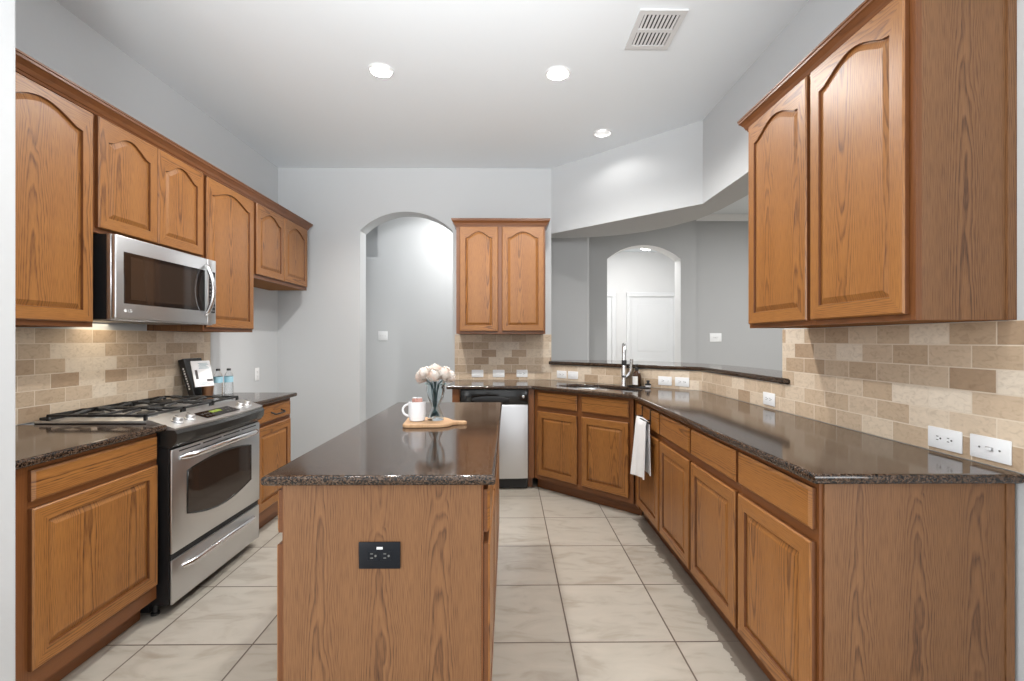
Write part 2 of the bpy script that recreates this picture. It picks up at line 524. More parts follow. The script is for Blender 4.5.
def arch_pts(x0, x1, spring, rise, n=20):
    w = x1 - x0; r = (w * w / 4 + rise * rise) / (2 * rise); cx = (x0 + x1) / 2; cz = spring + rise - r
    a0 = math.asin((w / 2) / r)
    return [(cx + r * math.sin(a), cz + r * math.cos(a)) for a in [-a0 + 2 * a0 * i / n for i in range(n + 1)]]


ax0, ax1 = -1.49, -0.557
pts = [(XL, 0), (ax0, 0)] + arch_pts(ax0, ax1, 2.42, 0.19) + [(ax1, 0), (0.44, 0), (0.44, CEIL), (XL, CEIL)]
struct('wall_back', prism(bmesh.new(), pts, lambda x, z: (x, YB, z), (0, 0.19, 0)), 'wall_paint')

arc = [(1.78, 3.35), (1.755, 3.70), (1.69, 3.998), (1.53, 4.265), (1.37, 4.44), (1.20, 4.56), (1.03, 4.64), (0.853, 4.69), (0.65, 4.725), (0.44, 4.73)]
foot = [tuple(W1), tuple(W2), (XR, YJ), (1.78, YJ)] + arc
foot_ccw = foot[::-1]
struct('wall_header', prism(bmesh.new(), foot, lambda x, y: (x, y, 2.39), (0, 0, CEIL - 2.39)), 'wall_paint')
struct('wall_half', prism(bmesh.new(), foot, lambda x, y: (x, y, 0), (0, 0, 1.068)), 'wall_paint')
struct('wall_right', bx(XR, 1.78, 0.7, YJ, 0, CEIL), 'wall_paint')

# hallway behind the kitchen arch
pts = [(-2.6, 0), (0.40, 0), (0.40, CEIL), (-1.62, CEIL), (-1.62, 2.346), (-2.6, 2.346)]
struct('wall_hall_back', prism(bmesh.new(), pts, lambda x, z: (x, 5.6, z), (0, 0.35, 0)), 'wall_paint')
struct('wall_hall_niche', bx(-2.6, -1.622, 5.665, 5.94, 2.348, CEIL), 'wall_paint')
struct('wall_hall_left', bx(-2.72, -2.6, YB + 0.19, 6.0, 0, CEIL), 'wall_paint')
struct('wall_hall_right', bx(0.32, 0.44, 4.735, 5.2, 0, CEIL), 'wall_paint_dimmed')

# living room beyond the pass-through
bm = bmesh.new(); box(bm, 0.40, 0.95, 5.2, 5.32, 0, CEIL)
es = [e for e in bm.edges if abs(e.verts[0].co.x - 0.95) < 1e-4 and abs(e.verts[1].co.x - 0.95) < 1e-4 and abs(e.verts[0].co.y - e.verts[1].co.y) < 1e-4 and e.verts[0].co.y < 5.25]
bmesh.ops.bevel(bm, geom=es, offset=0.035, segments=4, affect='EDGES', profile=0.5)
struct('wall_living_left', bm, 'wall_paint_dimmed', smooth=40)
struct('wall_living_return', bx(0.83, 0.95, 5.32, 6.1, 0, CEIL), 'wall_paint_dimmed')
fx0, fx1 = 1.352, 2.357
pts = [(0.83, 0), (fx0, 0)] + arch_pts(fx0, fx1, 2.42, 0.19) + [(fx1, 0), (2.57, 0), (2.57, CEIL), (0.83, CEIL)]
bm = prism(bmesh.new(), pts, lambda x, z: (x, 6.1, z), (0, 0.22, 0)); bm.normal_update()
for f in bm.faces:
    c = f.calc_center_median()
    if abs(f.normal.y) < 0.5 and fx0 - 0.01 < c.x < fx1 + 0.01 and c.z < 2.7 or c.y > 6.31: f.material_index = 1     # foyer side; reveal painted white to stand in for foyer light
struct('wall_living_back', bm, ['wall_paint_dimmed', 'foyer_paint'])
struct('wall_living_far', bx(2.57, 6.2, 6.2, 6.32, 0, CEIL), 'wall_paint_dimmed')
struct('wall_living_right', bx(6.08, 6.2, 0.7, 6.2, 0, CEIL), 'wall_paint_dimmed')
struct('wall_living_front', bx(1.78, 6.2, 0.7, 0.82, 0, CEIL), 'wall_paint_dimmed')
crown_prof = [(0, CEIL - 0.085), (0.012, CEIL - 0.085), (0.02, CEIL - 0.07), (0.05, CEIL - 0.035), (0.062, CEIL - 0.012), (0.062, CEIL - 0.001), (0, CEIL - 0.001)]
struct('trim_1', sweep(bmesh.new(), [(0.95, 6.098), (2.572, 6.098), (2.572, 6.198), (6.07, 6.198)], crown_prof), 'trim_white')
# foyer
FB = 8.8
struct('wall_foyer_back', bx(0.9, 3.6, FB, FB + 0.1, 0, CEIL), 'foyer_paint')
struct('wall_foyer_left', bx(0.8, 0.9, 6.33, FB + 0.1, 0, CEIL), 'foyer_paint')
struct('wall_foyer_right', bx(3.5, 3.6, 6.33, FB, 0, CEIL), 'foyer_paint')
area_light('foyer_fill', (1.9, 7.2, CEIL - 0.03), (0, 0, 0), 0.8, 0.8, 16, (1, 0.99, 0.97))  # hidden fill, apart from the dome, added to light the arch reveal


def casing_door(idx, x0, x1, ztop):
    """White interior door in a moulded casing on the foyer back wall."""
    r = make('door_%d' % idx, bx(x0, x1, FB - 0.03, FB - 0.004, 0.01, ztop), 'trim_white'); r['kind'] = 'structure'
    w = 0.085
    bm = bmesh.new()
    box(bm, x0 - w, x0 - 0.004, FB - 0.05, FB - 0.001, 0, ztop + w, bev=0.012, seg=2)
    box(bm, x1 + 0.004, x1 + w, FB - 0.05, FB - 0.001, 0, ztop + w, bev=0.012, seg=2)
    box(bm, x0 - w, x1 + w, FB - 0.055, FB - 0.001, ztop + 0.004, ztop + w + 0.01, bev=0.012, seg=2)
    make('door_casing', bm, 'trim_white', parent=r)
    bm = bmesh.new()
    for a, b2 in ((0.12, 0.95), (1.1, ztop - 0.14)):
        box(bm, x0 + 0.12, x1 - 0.12, FB - 0.036, FB - 0.028, a, b2, bev=0.006)
    make('door_panel', bm, 'trim_white', parent=r)


casing_door(1, 2.41, 3.25, 2.16)
casing_door(2, 1.30, 2.03, 2.16)

# baseboards
def baseboard(name, path):
    struct(name, sweep(bmesh.new(), path, [(0.001, 0.001), (0.014, 0.001), (0.014, 0.07), (0.008, 0.085), (0.001, 0.09)]), 'trim_white')


baseboard('baseboard_left', [(XL, YB - 0.001), (XL, 3.46)][::-1])
baseboard('baseboard_back', [(XL + 0.016, YB), (ax0, YB)])
baseboard('baseboard_hall', [(-2.55, 5.6), (0.31, 5.6)])
baseboard('baseboard_living', [(0.96, 6.1), (fx0, 6.1)])

# ------------------------------------------------------------------ backsplash tile (wall finish)
TT = 0.009


def tile_run(name, a, b, z0, z1, uoff):
    """Tile skin along a wall from point a to b (kitchen on the right-hand side of travel)."""
    a = Vector(a); b = Vector(b); d = (b - a); L = d.length; d.normalize(); nrm = Vector((d.y, -d.x))
    bm = bmesh.new(); uvl = bm.loops.layers.uv.verify()
    P = lambda s, z, o: bm.verts.new((a.x + d.x * s + nrm.x * o, a.y + d.y * s + nrm.y * o, z))
    v = [P(0, z0, TT), P(L, z0, TT), P(L, z1, TT), P(0, z1, TT), P(0, z0, 0.0005), P(L, z0, 0.0005), P(L, z1, 0.0005), P(0, z1, 0.0005)]
    uvs = [(0, z0), (L, z0), (L, z1), (0, z1), (-TT, z0), (L + TT, z0), (L + TT, z1), (-TT, z1)]
    for q in ((0, 1, 2, 3), (4, 7, 6, 5), (3, 2, 6, 7), (0, 4, 5, 1), (1, 5, 6, 2), (0, 3, 7, 4)):
        f = bm.faces.new([v[i] for i in q])
        for lp, i in zip(f.loops, q):
            lp[uvl].uv = (uvs[i][0] + uoff, uvs[i][1] + (0.0 if i in (0, 1, 2, 3) else -0.01))
    return struct(name, bm, 'travertine', uv=False)


ZC = 0.9145
tile_run('backsplash_left', (XL, 1.475), (XL, 3.50), ZC, 1.3712, 0.03)
tile_run('backsplash_back', (-0.535, YB), (0.44, YB), ZC, 1.3712, 10.4)
tile_run('backsplash_diagonal', (W1.x, W1.y), (W2.x, W2.y), ZC, 1.066, 20.1)
tile_run('backsplash_half_wall', (XR, W2.y), (XR, YJ + 0.001), ZC, 1.066, 30.0)
tile_run('backsplash_right', (XR, YJ), (XR, 1.25), ZC, 1.3712, 40.05)

# ------------------------------------------------------------------ cabinet parts
def loop_inset(loop, d):
    n = len(loop); out = []
    for i in range(n):
        p0 = Vector(loop[i - 1]); p1 = Vector(loop[i]); p2 = Vector(loop[(i + 1) % n])
        a = (p1 - p0).normalized(); b = (p2 - p1).normalized()
        n1 = Vector((-a.y, a.x)); n2 = Vector((-b.y, b.x))
        m = (n1 + n2) / max(0.35, 1 + n1.dot(n2))
        out.append((p1.x + m.x * d, p1.y + m.y * d))
    return out


DT = 0.020


def raised_door(parent, x0, z0, w, h, arched=False, mats=('oak', 'oak'), name='door'):
    """Frame-and-raised-panel door; front faces -y, back on y = -0.001."""
    sw = min(0.052, w * 0.17); bot = 0.055
    if arched:
        sh = h - 0.105; rise = 0.060
        L = [(sw, bot), (w - sw, bot), (w - sw, sh)]
        ns = 26; hw = (w - 2 * sw) / 2; cx = w / 2
        fl = 1.0; m_ = 0.027
        top = []
        for i in range(1, ns):
            x = (w - sw - m_) - (w - 2 * sw - 2 * m_) * (i - 1) / (ns - 2)
            t = abs(x - cx) / (hw - m_ * 0.5)
            s = 0 if t > fl else (0.5 + 0.5 * math.cos(math.pi * t / fl)) ** 0.62
            top.append((x, sh + rise * s))
        L += top + [(sw, sh)]
        outer = [(0, 0), (w, 0), (w, h)] + [(p[0], h) for p in top] + [(0, h)]
    else:
        sh = h - bot
        L = [(sw, bot), (w - sw, bot), (w - sw, sh), (sw, sh)]
        outer = [(0, 0), (w, 0), (w, h), (0, h)]
    n = len(L); yf = -DT; yb = -0.001
    bm = bmesh.new(); uvl = bm.loops.layers.uv.verify()
    ox, oy = random.uniform(0, 9), random.uniform(0, 9)
    e = 0.005

    def ins(p):
        return (min(max(p[0], e), w - e), min(max(p[1], e), h - e))
    V = lambda p, y: bm.verts.new((x0 + p[0], y, z0 + p[1]))
    rb = [V(p, yb) for p in outer]; rm = [V(p, yf + e) for p in outer]; rf = [V(ins(p), yf) for p in outer]
    l1 = [V(p, yf) for p in L]; l2 = [V(p, yf + 0.009) for p in loop_inset(L, 0.0025)]

    def quad(a, b, c, d, horiz, mi=0):
        try: f = bm.faces.new((a, b, c, d))
        except ValueError: return
        f.material_index = mi
        for lp in f.loops:
            co = lp.vert.co
            uu, vv = (co.z, co.x) if horiz else (co.x, co.z)
            lp[uvl].uv = (uu + ox + (3.3 if horiz else 0), vv + oy + co.y)
    for i in range(n):
        j = (i + 1) % n
        hz = abs(outer[i][1] - outer[j][1]) < 1e-6 and not (i == 1 or (i == n - 1))
        quad(rb[i], rb[j], rm[j], rm[i], hz, 1); quad(rm[i], rm[j], rf[j], rf[i], hz)
        quad(rf[i], rf[j], l1[j], l1[i], hz); quad(l1[i], l1[j], l2[j], l2[i], hz, 1)
    d = make(name, bm, [mats[0], 'oak_edge'], parent=parent, uv=False)
    # raised panel
    bm = bmesh.new(); uvl = bm.loops.layers.uv.verify()
    ox, oy = random.uniform(0, 9), random.uniform(0, 9)
    V = lambda p, y: bm.verts.new((x0 + p[0], y, z0 + p[1]))
    loops = [[V(p, yf + 0.0100) for p in loop_inset(L, -0.003)], [V(p, yf + 0.0100) for p in loop_inset(L, 0.0055)],
             [V(p, yf + 0.0020) for p in loop_inset(L, 0.024)], [V(p, yf + 0.0012) for p in loop_inset(L, 0.026)]]
    for a, b in zip(loops, loops[1:]):
        for i in range(n):
            j = (i + 1) % n
            bm.faces.new((a[i], a[j], b[j], b[i]))
    f = bm.faces.new(loops[-1])
    bmesh.ops.triangulate(bm, faces=[f])
    for f in bm.faces:
        for lp in f.loops: lp[uvl].uv = (lp.vert.co.x + ox, lp.vert.co.z + oy)
    make('raised_panel', bm, mats[1], parent=d, uv=False)
    return d


def drawer_front(parent, x0, z0, w, h, name='drawer', mat='oak'):
    bm = bmesh.new()
    e = 0.006
    rows = [((0, 0, w, h), -0.001), ((0, 0, w, h), -DT + 0.007), ((0.004, 0.004, w - 0.004, h - 0.004), -DT + 0.004), ((0.009, 0.009, w - 0.009, h - 0.009), -DT)]
    prev = None
    for (a, b, c, d), y in rows:
        ring = [bm.verts.new((x0 + p, y, z0 + q)) for p, q in ((a, b), (c, b), (c, d), (a, d))]
        if prev:
            for i in range(4): bm.faces.new((prev[i], prev[(i + 1) % 4], ring[(i + 1) % 4], ring[i])).material_index = 1 if y == -DT + 0.007 else 0
        else: bm.faces.new(ring[::-1])
        prev = ring
    bm.faces.new(prev)
    return make(name, bm, [mat, 'oak_edge'], parent=parent, grain='x')


DRW = (0.735, 0.862); DOR = (0.140, 0.697)


def base_unit(name, loc, rz, w, depth, label, fronts, group=None, drw=DRW, dor=DOR, top=0.8835, toe=0.07, zb=0.10, left_end=False, right_end=False, end_mat='oak_panel'):
    """Base cabinet; local x along the front, front frame at y=0, depth towards +y. fronts = list of (x0, x1)."""
    t = thing(name, loc, rz, label, 'cabinet', group)
    bm = bmesh.new(); box(bm, 0.0005, w - 0.0005, 0.018, depth, zb, top - 0.001)
    make('carcass', bm, 'oak_panel', parent=t)
    xs = [0.0005] + [v for f in fronts for v in f] + [w - 0.0005]
    for k in range(0, len(xs), 2):
        make('stile', bx(max(0.0005, xs[k] - (0.012 if k else 0)), min(w - 0.0005, xs[k + 1] + (0.012 if k + 1 < len(xs) - 1 else 0)), 0, 0.018, zb, top - 0.001), 'oak_frame', parent=t)
    for za, ze in ((zb, dor[0] + 0.012), (dor[1] - 0.012, drw[0] + 0.012), (drw[1] - 0.012, top - 0.001)):
        make('rail', bx(0.001, w - 0.001, 0.0006, 0.0179, za, ze), 'oak_frame', parent=t, grain='x')
    make('toe_kick', bx(0.0005, w - 0.0005, toe, toe + 0.016, 0.001, zb - 0.0005), 'oak_frame', parent=t, grain='x')
    for a, b in fronts:
        drawer_front(t, a, drw[0], b - a, drw[1] - drw[0])
        raised_door(t, a, dor[0], b - a, dor[1] - dor[0])
    if left_end:
        make('end_panel', bx(-0.006, 0.0, 0.03, depth, 0.002, top - 0.001), end_mat, parent=t, off=(0.06, 3.0))
    if right_end:
        make('end_panel', bx(w, w + 0.006, 0.012, depth - 0.03, 0.002, top - 0.001), end_mat, parent=t, off=(0.067, 2.5))
        make('end_trim', bx(w, w + 0.010, depth - 0.029, depth - 0.004, 0.002, top - 0.001), end_mat, parent=t)
    return t


def bar_pull(parent, x, z, w):
    bm = bmesh.new()
    y = -DT - 0.032
    pts = [(x - w / 2, -DT, z + 0.015), (x - w / 2, y + 0.006, z + 0.004), (x - w / 2 + 0.008, y, z), (x + w / 2 - 0.008, y, z), (x + w / 2, y + 0.006, z + 0.004), (x + w / 2, -DT, z + 0.015)]
    tube(bm, pts, 0.0055, 8)
    return make('handle', bm, 'black_satin', parent=parent, smooth=50)


# right-hand run (faces -x)
XF = 0.94
bound = [3.212, 2.732, 2.268, 1.804, 1.346]
rl = ['narrow-looking oak base cabinet with the white towel hanging in front of it',
      'oak base cabinet just right of the hanging white towel',
      'oak base cabinet second from the near end of the right run',
      'nearest oak base cabinet of the right run, ending in the wide veneer end panel']
for i in range(4):
    ya, yb = bound[i], bound[i + 1]; w = ya - yb
    base_unit('base_cabinet', (XF, ya, 0), -90, w, XR - XF - TT - 0.002, rl[i], [(0.012, w - 0.012)],
              group='base cabinets along the right counter', right_end=(i == 3), zb=0.128)
# corner filler between the sink cabinet and the right run
t = thing('filler_panel', (XF, 3.305, 0), -90, 'plain oak filler strip in the angled corner beside the towel', 'filler panel')
make('panel', bx(0.004, 0.091, 0, 0.018, 0.10, 0.8825), 'oak_frame', parent=t)
make('toe_kick', bx(-0.02, 0.091, 0.07, 0.086, 0.001, 0.0995), 'oak_frame', parent=t, grain='x')

# diagonal sink cabinet
PD = Vector((0.235, 3.955))
t = thing('sink_cabinet', (PD.x, PD.y, 0), DANG, 'diagonal oak cabinet with two doors under the sink', 'cabinet')
SW = 0.945
bm = bmesh.new(); prism(bm, [(0.001, 0.018), (SW - 0.002, 0.018), (SW - 0.16, 0.30), (0.16, 0.30)], lambda x, y: (x, y, 0.10), (0, 0, 0.55)); make('carcass', bm, 'oak_panel', parent=t)
for a, b in ((0.001, 0.057), (0.444, 0.511), (0.900, SW)): make('stile', bx(a, b, 0, 0.018, 0.10, 0.8825), 'oak_frame', parent=t)
for za, zb in ((0.10, DOR[0] + 0.012), (DOR[1] - 0.012, DRW[0] + 0.012), (DRW[1] - 0.012, 0.8825)): make('rail', bx(0.002, SW - 0.001, 0.0006, 0.0179, za, zb), 'oak_frame', parent=t, grain='x')
make('toe_kick', bx(-0.02, SW + 0.03, 0.07, 0.086, 0.001, 0.0995), 'oak_frame', parent=t, grain='x')
for a, b in ((0.045, 0.456), (0.499, 0.912)):
    drawer_front(t, a, DRW[0], b - a, DRW[1] - DRW[0], name='false_drawer_front')
    raised_door(t, a, DOR[0], b - a, DOR[1] - DOR[0])

t = thing('filler_panel', (0.181, 3.945, 0), 0, 'plain oak filler strip right of the dishwasher', 'filler panel')
make('panel', bx(0, 0.050, 0, 0.018, 0.10, 0.8825), 'oak_frame', parent=t)
make('toe_kick', bx(0, 0.04, 0.07, 0.086, 0.001, 0.0995), 'oak_frame', parent=t, grain='x')
t = thing('dishwasher_end_panel', (-0.488, 3.945, 0), 0, 'narrow oak end panel left of the dishwasher', 'end panel')
make('stile', bx(0, 0.066, 0, 0.018, 0.001, 0.8825), 'oak_frame', parent=t)
make('side', bx(0, 0.018, 0.019, 0.58, 0.001, 0.8825), 'oak_panel', parent=t)

# left-hand run (faces +x)
XLF = -1.65
LD = XLF - XL - TT - 0.002
t = base_unit('base_cabinet', (XLF, 1.476, 0), 90, 0.648, LD, 'wide oak base cabinet left of the range with one drawer over one door',
              [(0.082, 0.634)], drw=(0.755, 0.864), dor=(0.172, 0.73), toe=0.075)
t = base_unit('base_cabinet', (XLF, 2.906, 0), 90, 0.512, LD, 'small oak base cabinet right of the range with a black drawer pull',
              [(0.03, 0.485)], drw=(0.755, 0.864), dor=(0.172, 0.73), toe=0.075)
for c in t.children:
    if c.name.startswith('drawer'): bar_pull(c, 0.27, 0.80, 0.135)['label'] = 'black bar pull'


# island
IX0, IX1, IY0, IY1 = -0.673, -0.074, 1.345, 2.855
t = thing('island_cabinet', (IX0, IY0, 0), 0, 'freestanding oak kitchen island base with wide veneer end panel', 'island')
iw, il = IX1 - IX0, IY1 - IY0
make('carcass', bx(0.012, iw - 0.012, 0.005, il, 0.10, 0.8835), 'oak_panel', parent=t)
make('plinth', bx(0.06, iw - 0.06, 0.01, il - 0.02, 0.001, 0.0995), 'oak_frame', parent=t, grain='y')
make('end_panel', bx(0.004, iw - 0.006, 0.0, 0.0049, 0.001, 0.883), 'oak_panel', parent=t, off=(0.072, 2.6))
make('end_panel', bx(0.004, iw - 0.004, il + 0.0001, il + 0.005, 0.001, 0.883), 'oak_panel', parent=t)
for sgn, nm in ((-1, 'left'), (1, 'right')):
    # a side frame: local front plane turned to -x or +x
    sub = bpy.data.objects.new('door_side', None); COL.objects.link(sub); sub.parent = t
    if sgn < 0:
        sub.location = (0.0, il, 0); sub.rotation_euler = (0, 0, R(-90))
    else:
        sub.location = (iw, 0, 0); sub.rotation_euler = (0, 0, R(90))
    bm = bmesh.new(); box(bm, 0.002, il - 0.002, 0.0, 0.0115, 0.10, 0.883)
    ff = make('face_frame', bm, 'oak_frame', parent=sub)
    k3 = il / 3
    for k in range(3):
        a, b = k * k3 + 0.006, (k + 1) * k3 - 0.006
        drawer_front(sub, a, 0.735, b - a, 0.862 - 0.735)
        raised_door(sub, a, 0.14, b - a, 0.70 - 0.14)
    # lift the frame's pieces to be direct parts of the island
    mw = Matrix.Translation(sub.location) @ Matrix.Rotation(sub.rotation_euler.z, 4, 'Z')
    for c in list(sub.children):
        c.parent = t; c.matrix_local = mw.copy()
    bpy.data.objects.remove(sub)

# ------------------------------------------------------------------ wall cabinets
def crown_profile(z):
    return [(0.0, z), (0.007, z), (0.010, z + 0.010), (0.014, z + 0.012), (0.021, z + 0.030), (0.033, z + 0.046), (0.039, z + 0.050), (0.039, z + 0.060), (0.043, z + 0.062), (0.043, z + 0.070), (0.0, z + 0.070)]


def wall_unit(loc, rz, w, depth, z0, z1, label, fronts, group=None, name='wall_cabinet', door_z=None, end=None):
    t = thing(name, loc, rz, label, 'cabinet', group)
    bm = bx(0.0005, w - 0.0005, 0.018, depth, z0 + 0.0006, z1); bm.normal_update()
    for f in bm.faces:
        if f.normal.z < -0.5: f.material_index = 1
    make('carcass', bm, ['oak_panel', 'raw_wood'], parent=t, off=(0.03, 0.9))
    xs = [0.0005] + [v for f in fronts for v in f] + [w - 0.0005]
    for k in range(0, len(xs), 2):
        make('stile', bx(max(0.0005, xs[k] - (0.012 if k else 0)), min(w - 0.0005, xs[k + 1] + (0.012 if k + 1 < len(xs) - 1 else 0)), 0, 0.018, z0, z1), 'oak_frame', parent=t)
    dz = door_z or (z0 + 0.022, z1 - 0.030)
    for za, zb in ((z0, dz[0] + 0.012), (dz[1] - 0.012, z1)): make('rail', bx(0.001, w - 0.001, 0.0006, 0.0179, za, zb), 'oak_frame', parent=t, grain='x')
    for a, b in fronts: raised_door(t, a, dz[0], b - a, dz[1] - dz[0], arched=True)
    return t


UT = 2.40
XU = -1.955; UD = XU - XL - 0.001
g = 'oak wall cabinets along the left wall'
wall_unit((XU, 1.645, 0), 90, 0.487, UD, 1.3725, UT, 'tall oak wall cabinet left of the microwave, cut off by the white wall', [(0.025, 0.472)], g)
wall_unit((XU, 2.133, 0), 90, 0.762, UD, 1.823, UT, 'short oak wall cabinet with two doors directly above the microwave', [(0.012, 0.370), (0.374, 0.740)], g, door_z=(1.846, 2.375))
wall_unit((XU, 2.896, 0), 90, 0.560, UD, 1.3725, UT, 'tall single-door oak wall cabinet right of the microwave', [(0.012, 0.545)], g)
wall_unit((XU, 3.457, 0), 90, 0.925, UD, 1.795, UT, 'short oak wall cabinet over the empty refrigerator nook', [(0.025, 0.452), (0.459, 0.900)], g, door_z=(1.823, 2.375))
o = make('crown_molding', sweep(bmesh.new(), [(XU, 1.50), (XU, 4.384), (XL + 0.002, 4.384)], crown_profile(2.378)), 'oak_frame', grain='y')
# the sweep's right side faces +x for travel towards +y
tag(o, 'long oak crown molding topping the wall cabinets of the left wall', 'crown molding')

t = wall_unit((-0.484, 4.22, 0), 0, 0.838, YB - 4.22 - 0.001, 1.3725, UT, 'oak wall cabinet with two arched doors on the back wall above the dishwasher', [(0.034, 0.392), (0.430, 0.823)], door_z=(1.397, 2.375))
make('crown_molding', sweep(bmesh.new(), [(0.0, YB - 4.221), (0.0, 0.0), (0.838, 0.0), (0.838, YB - 4.221)], crown_profile(2.378)), 'oak_frame', parent=t, grain='x')

t = wall_unit((1.237, 2.284, 0), -90, 0.935, XR - 1.237 - 0.001, 1.3725, UT, 'large oak wall cabinet with two arched doors at right, above the counter end', [(0.020, 0.461), (0.484, 0.914)], door_z=(1.392, 2.39))
make('crown_molding', sweep(bmesh.new(), [(0.0, XR - 1.238), (0.0, 0.0), (0.935, 0.0), (0.935, XR - 1.238)], crown_profile(2.378)), 'oak_frame', parent=t, grain='x')
make('end_trim', bx(0.935, 0.941, XR - 1.237 - 0.028, XR - 1.237 - 0.001, 1.3725, 2.377), 'oak_panel', parent=t)

# ------------------------------------------------------------------ stone tops
CT0, CT1 = 0.884, 0.914


def d_pt(s, tt):
    p = W1 + DU * s + DN * tt
    return (p.x, p.y)


# sink opening: flat front, bowed back
def sink_loop(grow=0.0, n=22):
    sc, hw, tf, tb = 0.765, 0.375, 0.490, 0.125
    pts = []
    for i in range(n + 1):
        a = math.pi * i / n
        ss = sc - (hw + grow) * math.copysign(abs(math.cos(a)) ** 0.8, math.cos(a)); tt = tf - 0.06 - (tf - 0.06 - tb + grow) * math.sin(a) ** 0.8
        pts.append((ss, tt))
    pts += [(sc + hw + grow - 0.012, tf - 0.02 + grow * .5), (sc + hw + grow - 0.05, tf + grow), (sc - hw - grow + 0.05, tf + grow), (sc - hw - grow + 0.012, tf - 0.02 + grow * .5)]
    return pts


sl = [d_pt(*p) for p in sink_loop()]
e = TT + 0.0012
bw = YB - e
diag_in = [d_pt(0, e), d_pt((W2 - W1).length, e)]
outline = [(-0.535, bw), (-0.535, 3.915), (0.215, 3.915), (0.905, 3.275), (0.905, 1.314), (XR - e, 1.314), (XR - e, W2.y - e * 0.42), (W1.x - e * 0.42, bw)]
o = slab('countertop', outline, [sl], CT0, CT1, 0.010, 'granite')
tag(o, 'long polished brown granite countertop running under the window opening and along the right wall', 'countertop')
lx = XL + TT + 0.0012
o = slab('countertop', [(lx, 1.474), (-1.61, 1.474), (-1.61, 2.136), (lx, 2.136)], [], CT0, CT1, 0.010, 'granite')
tag(o, 'brown granite countertop left of the range', 'countertop')
o = slab('countertop', [(lx, 2.904), (-1.61, 2.904), (-1.61, 3.445), (lx, 3.445)], [], CT0, CT1, 0.010, 'granite')
tag(o, 'short brown granite countertop right of the range holding books and water bottles', 'countertop')
o = slab('island_countertop', [(-0.720, 1.314), (-0.036, 1.314), (-0.036, 2.89), (-0.712, 2.89)], [], 0.884, 0.914, 0.012, 'granite')
tag(o, 'polished brown granite top of the center island', 'countertop')
# raised ledge on the half wall
f_off = 0.022
A1 = W1 + DN * f_off
lo = [(0.4425, 4.76), (0.4425, YB - TT - 0.002), (0.412, YB - TT - 0.002), (0.412, A1.y - 0.004), (XR - f_off, W2.y - 0.012), (XR - f_off, 2.42), (XR - TT - 0.001, 2.42), (XR - TT - 0.001, YJ + 0.004), (1.90, YJ + 0.004),
      (1.90, 3.38), (1.87, 3.72), (1.80, 4.04), (1.63, 4.32), (1.45, 4.52), (1.26, 4.65), (1.07, 4.74), (0.87, 4.79), (0.65, 4.80)]
o = slab('granite_ledge', lo, [], 1.070, 1.102, 0.010, 'granite')
tag(o, 'raised brown granite bar ledge on the half wall below the opening', 'ledge')

# sink bowl
t = thing('sink', (W1.x, W1.y, 0), DANG, 'stainless undermount sink set in the diagonal granite counter', 'sink')
bm = bmesh.new()
lv = [(0.010, CT0 - 0.002), (0.006, CT0 - 0.004), (0.002, CT0 - 0.03), (-0.03, CT0 - 0.19), (-0.06, CT0 - 0.20)]
rows = [[bm.verts.new((s, -tt, z)) for s, tt in sink_loop(gr)] for gr, z in lv]
for a, b in zip(rows, rows[1:]):
    for i in range(len(a)): bm.faces.new((a[i], a[(i + 1) % len(a)], b[(i + 1) % len(a)], b[i]))
f = bm.faces.new(rows[-1]); bmesh.ops.triangulate(bm, faces=[f])
make('bowl', bm, 'handle_steel', parent=t, smooth=40)
make('drain', lathe(bmesh.new(), [(0.045, 0), (0.045, 0.004), (0.03, 0.006), (0.02, 0.003)], 20, (0.765, -0.30, CT0 - 0.199)), 'chrome', parent=t, smooth=40)

# ------------------------------------------------------------------ faucet, soap set
fx, fy = d_pt(0.846, 0.072)
t = thing('faucet', (fx, fy, CT1), -14.0, 'tall brushed steel pull-down faucet behind the sink', 'faucet')
make('base', lathe(bmesh.new(), [(0.031, 0.0005), (0.031, 0.006), (0.027, 0.012), (0.024, 0.03)], 20), 'handle_steel', parent=t, smooth=40)
body = [(0, 0, 0.025), (0, 0, 0.26)]
arc_p = [(0, -0.075 + 0.075 * math.cos(a), 0.285 + 0.075 * math.sin(a)) for a in [math.pi * i / 14 for i in range(15)]]
make('spout', tube(bmesh.new(), [(0, 0, 0.02), (0, 0, 0.14), (0, 0, 0.145), (0, 0, 0.26)] + arc_p + [(0, -0.15, 0.25)], [0.024, 0.023, 0.018] + [0.0165] * 17, 14), 'handle_steel', parent=t, smooth=50)
make('spray_head', lathe(bmesh.new(), [(0.016, 0.10), (0.021, 0.105), (0.020, 0.15), (0.016, 0.25)], 16, (0, -0.15, 0)), 'handle_steel', parent=t, smooth=40)
make('collar', lathe(bmesh.new(), [(0.0205, 0.188), (0.0215, 0.192), (0.0205, 0.228), (0.0185, 0.232)], 16, (0, -0.15, 0)), 'black_satin', parent=t, smooth=40)
make('nozzle', lathe(bmesh.new(), [(0.0165, 0.086), (0.0185, 0.099)], 16, (0, -0.15, 0)), 'black_satin', parent=t)
make('lever', tube(bmesh.new(), [(0.015, 0, 0.075), (0.045, 0.0, 0.10), (0.06, 0.0, 0.15), (0.064, 0.0, 0.235)], [0.020, 0.016, 0.013, 0.015], 10), 'handle_steel', parent=t, smooth=50)

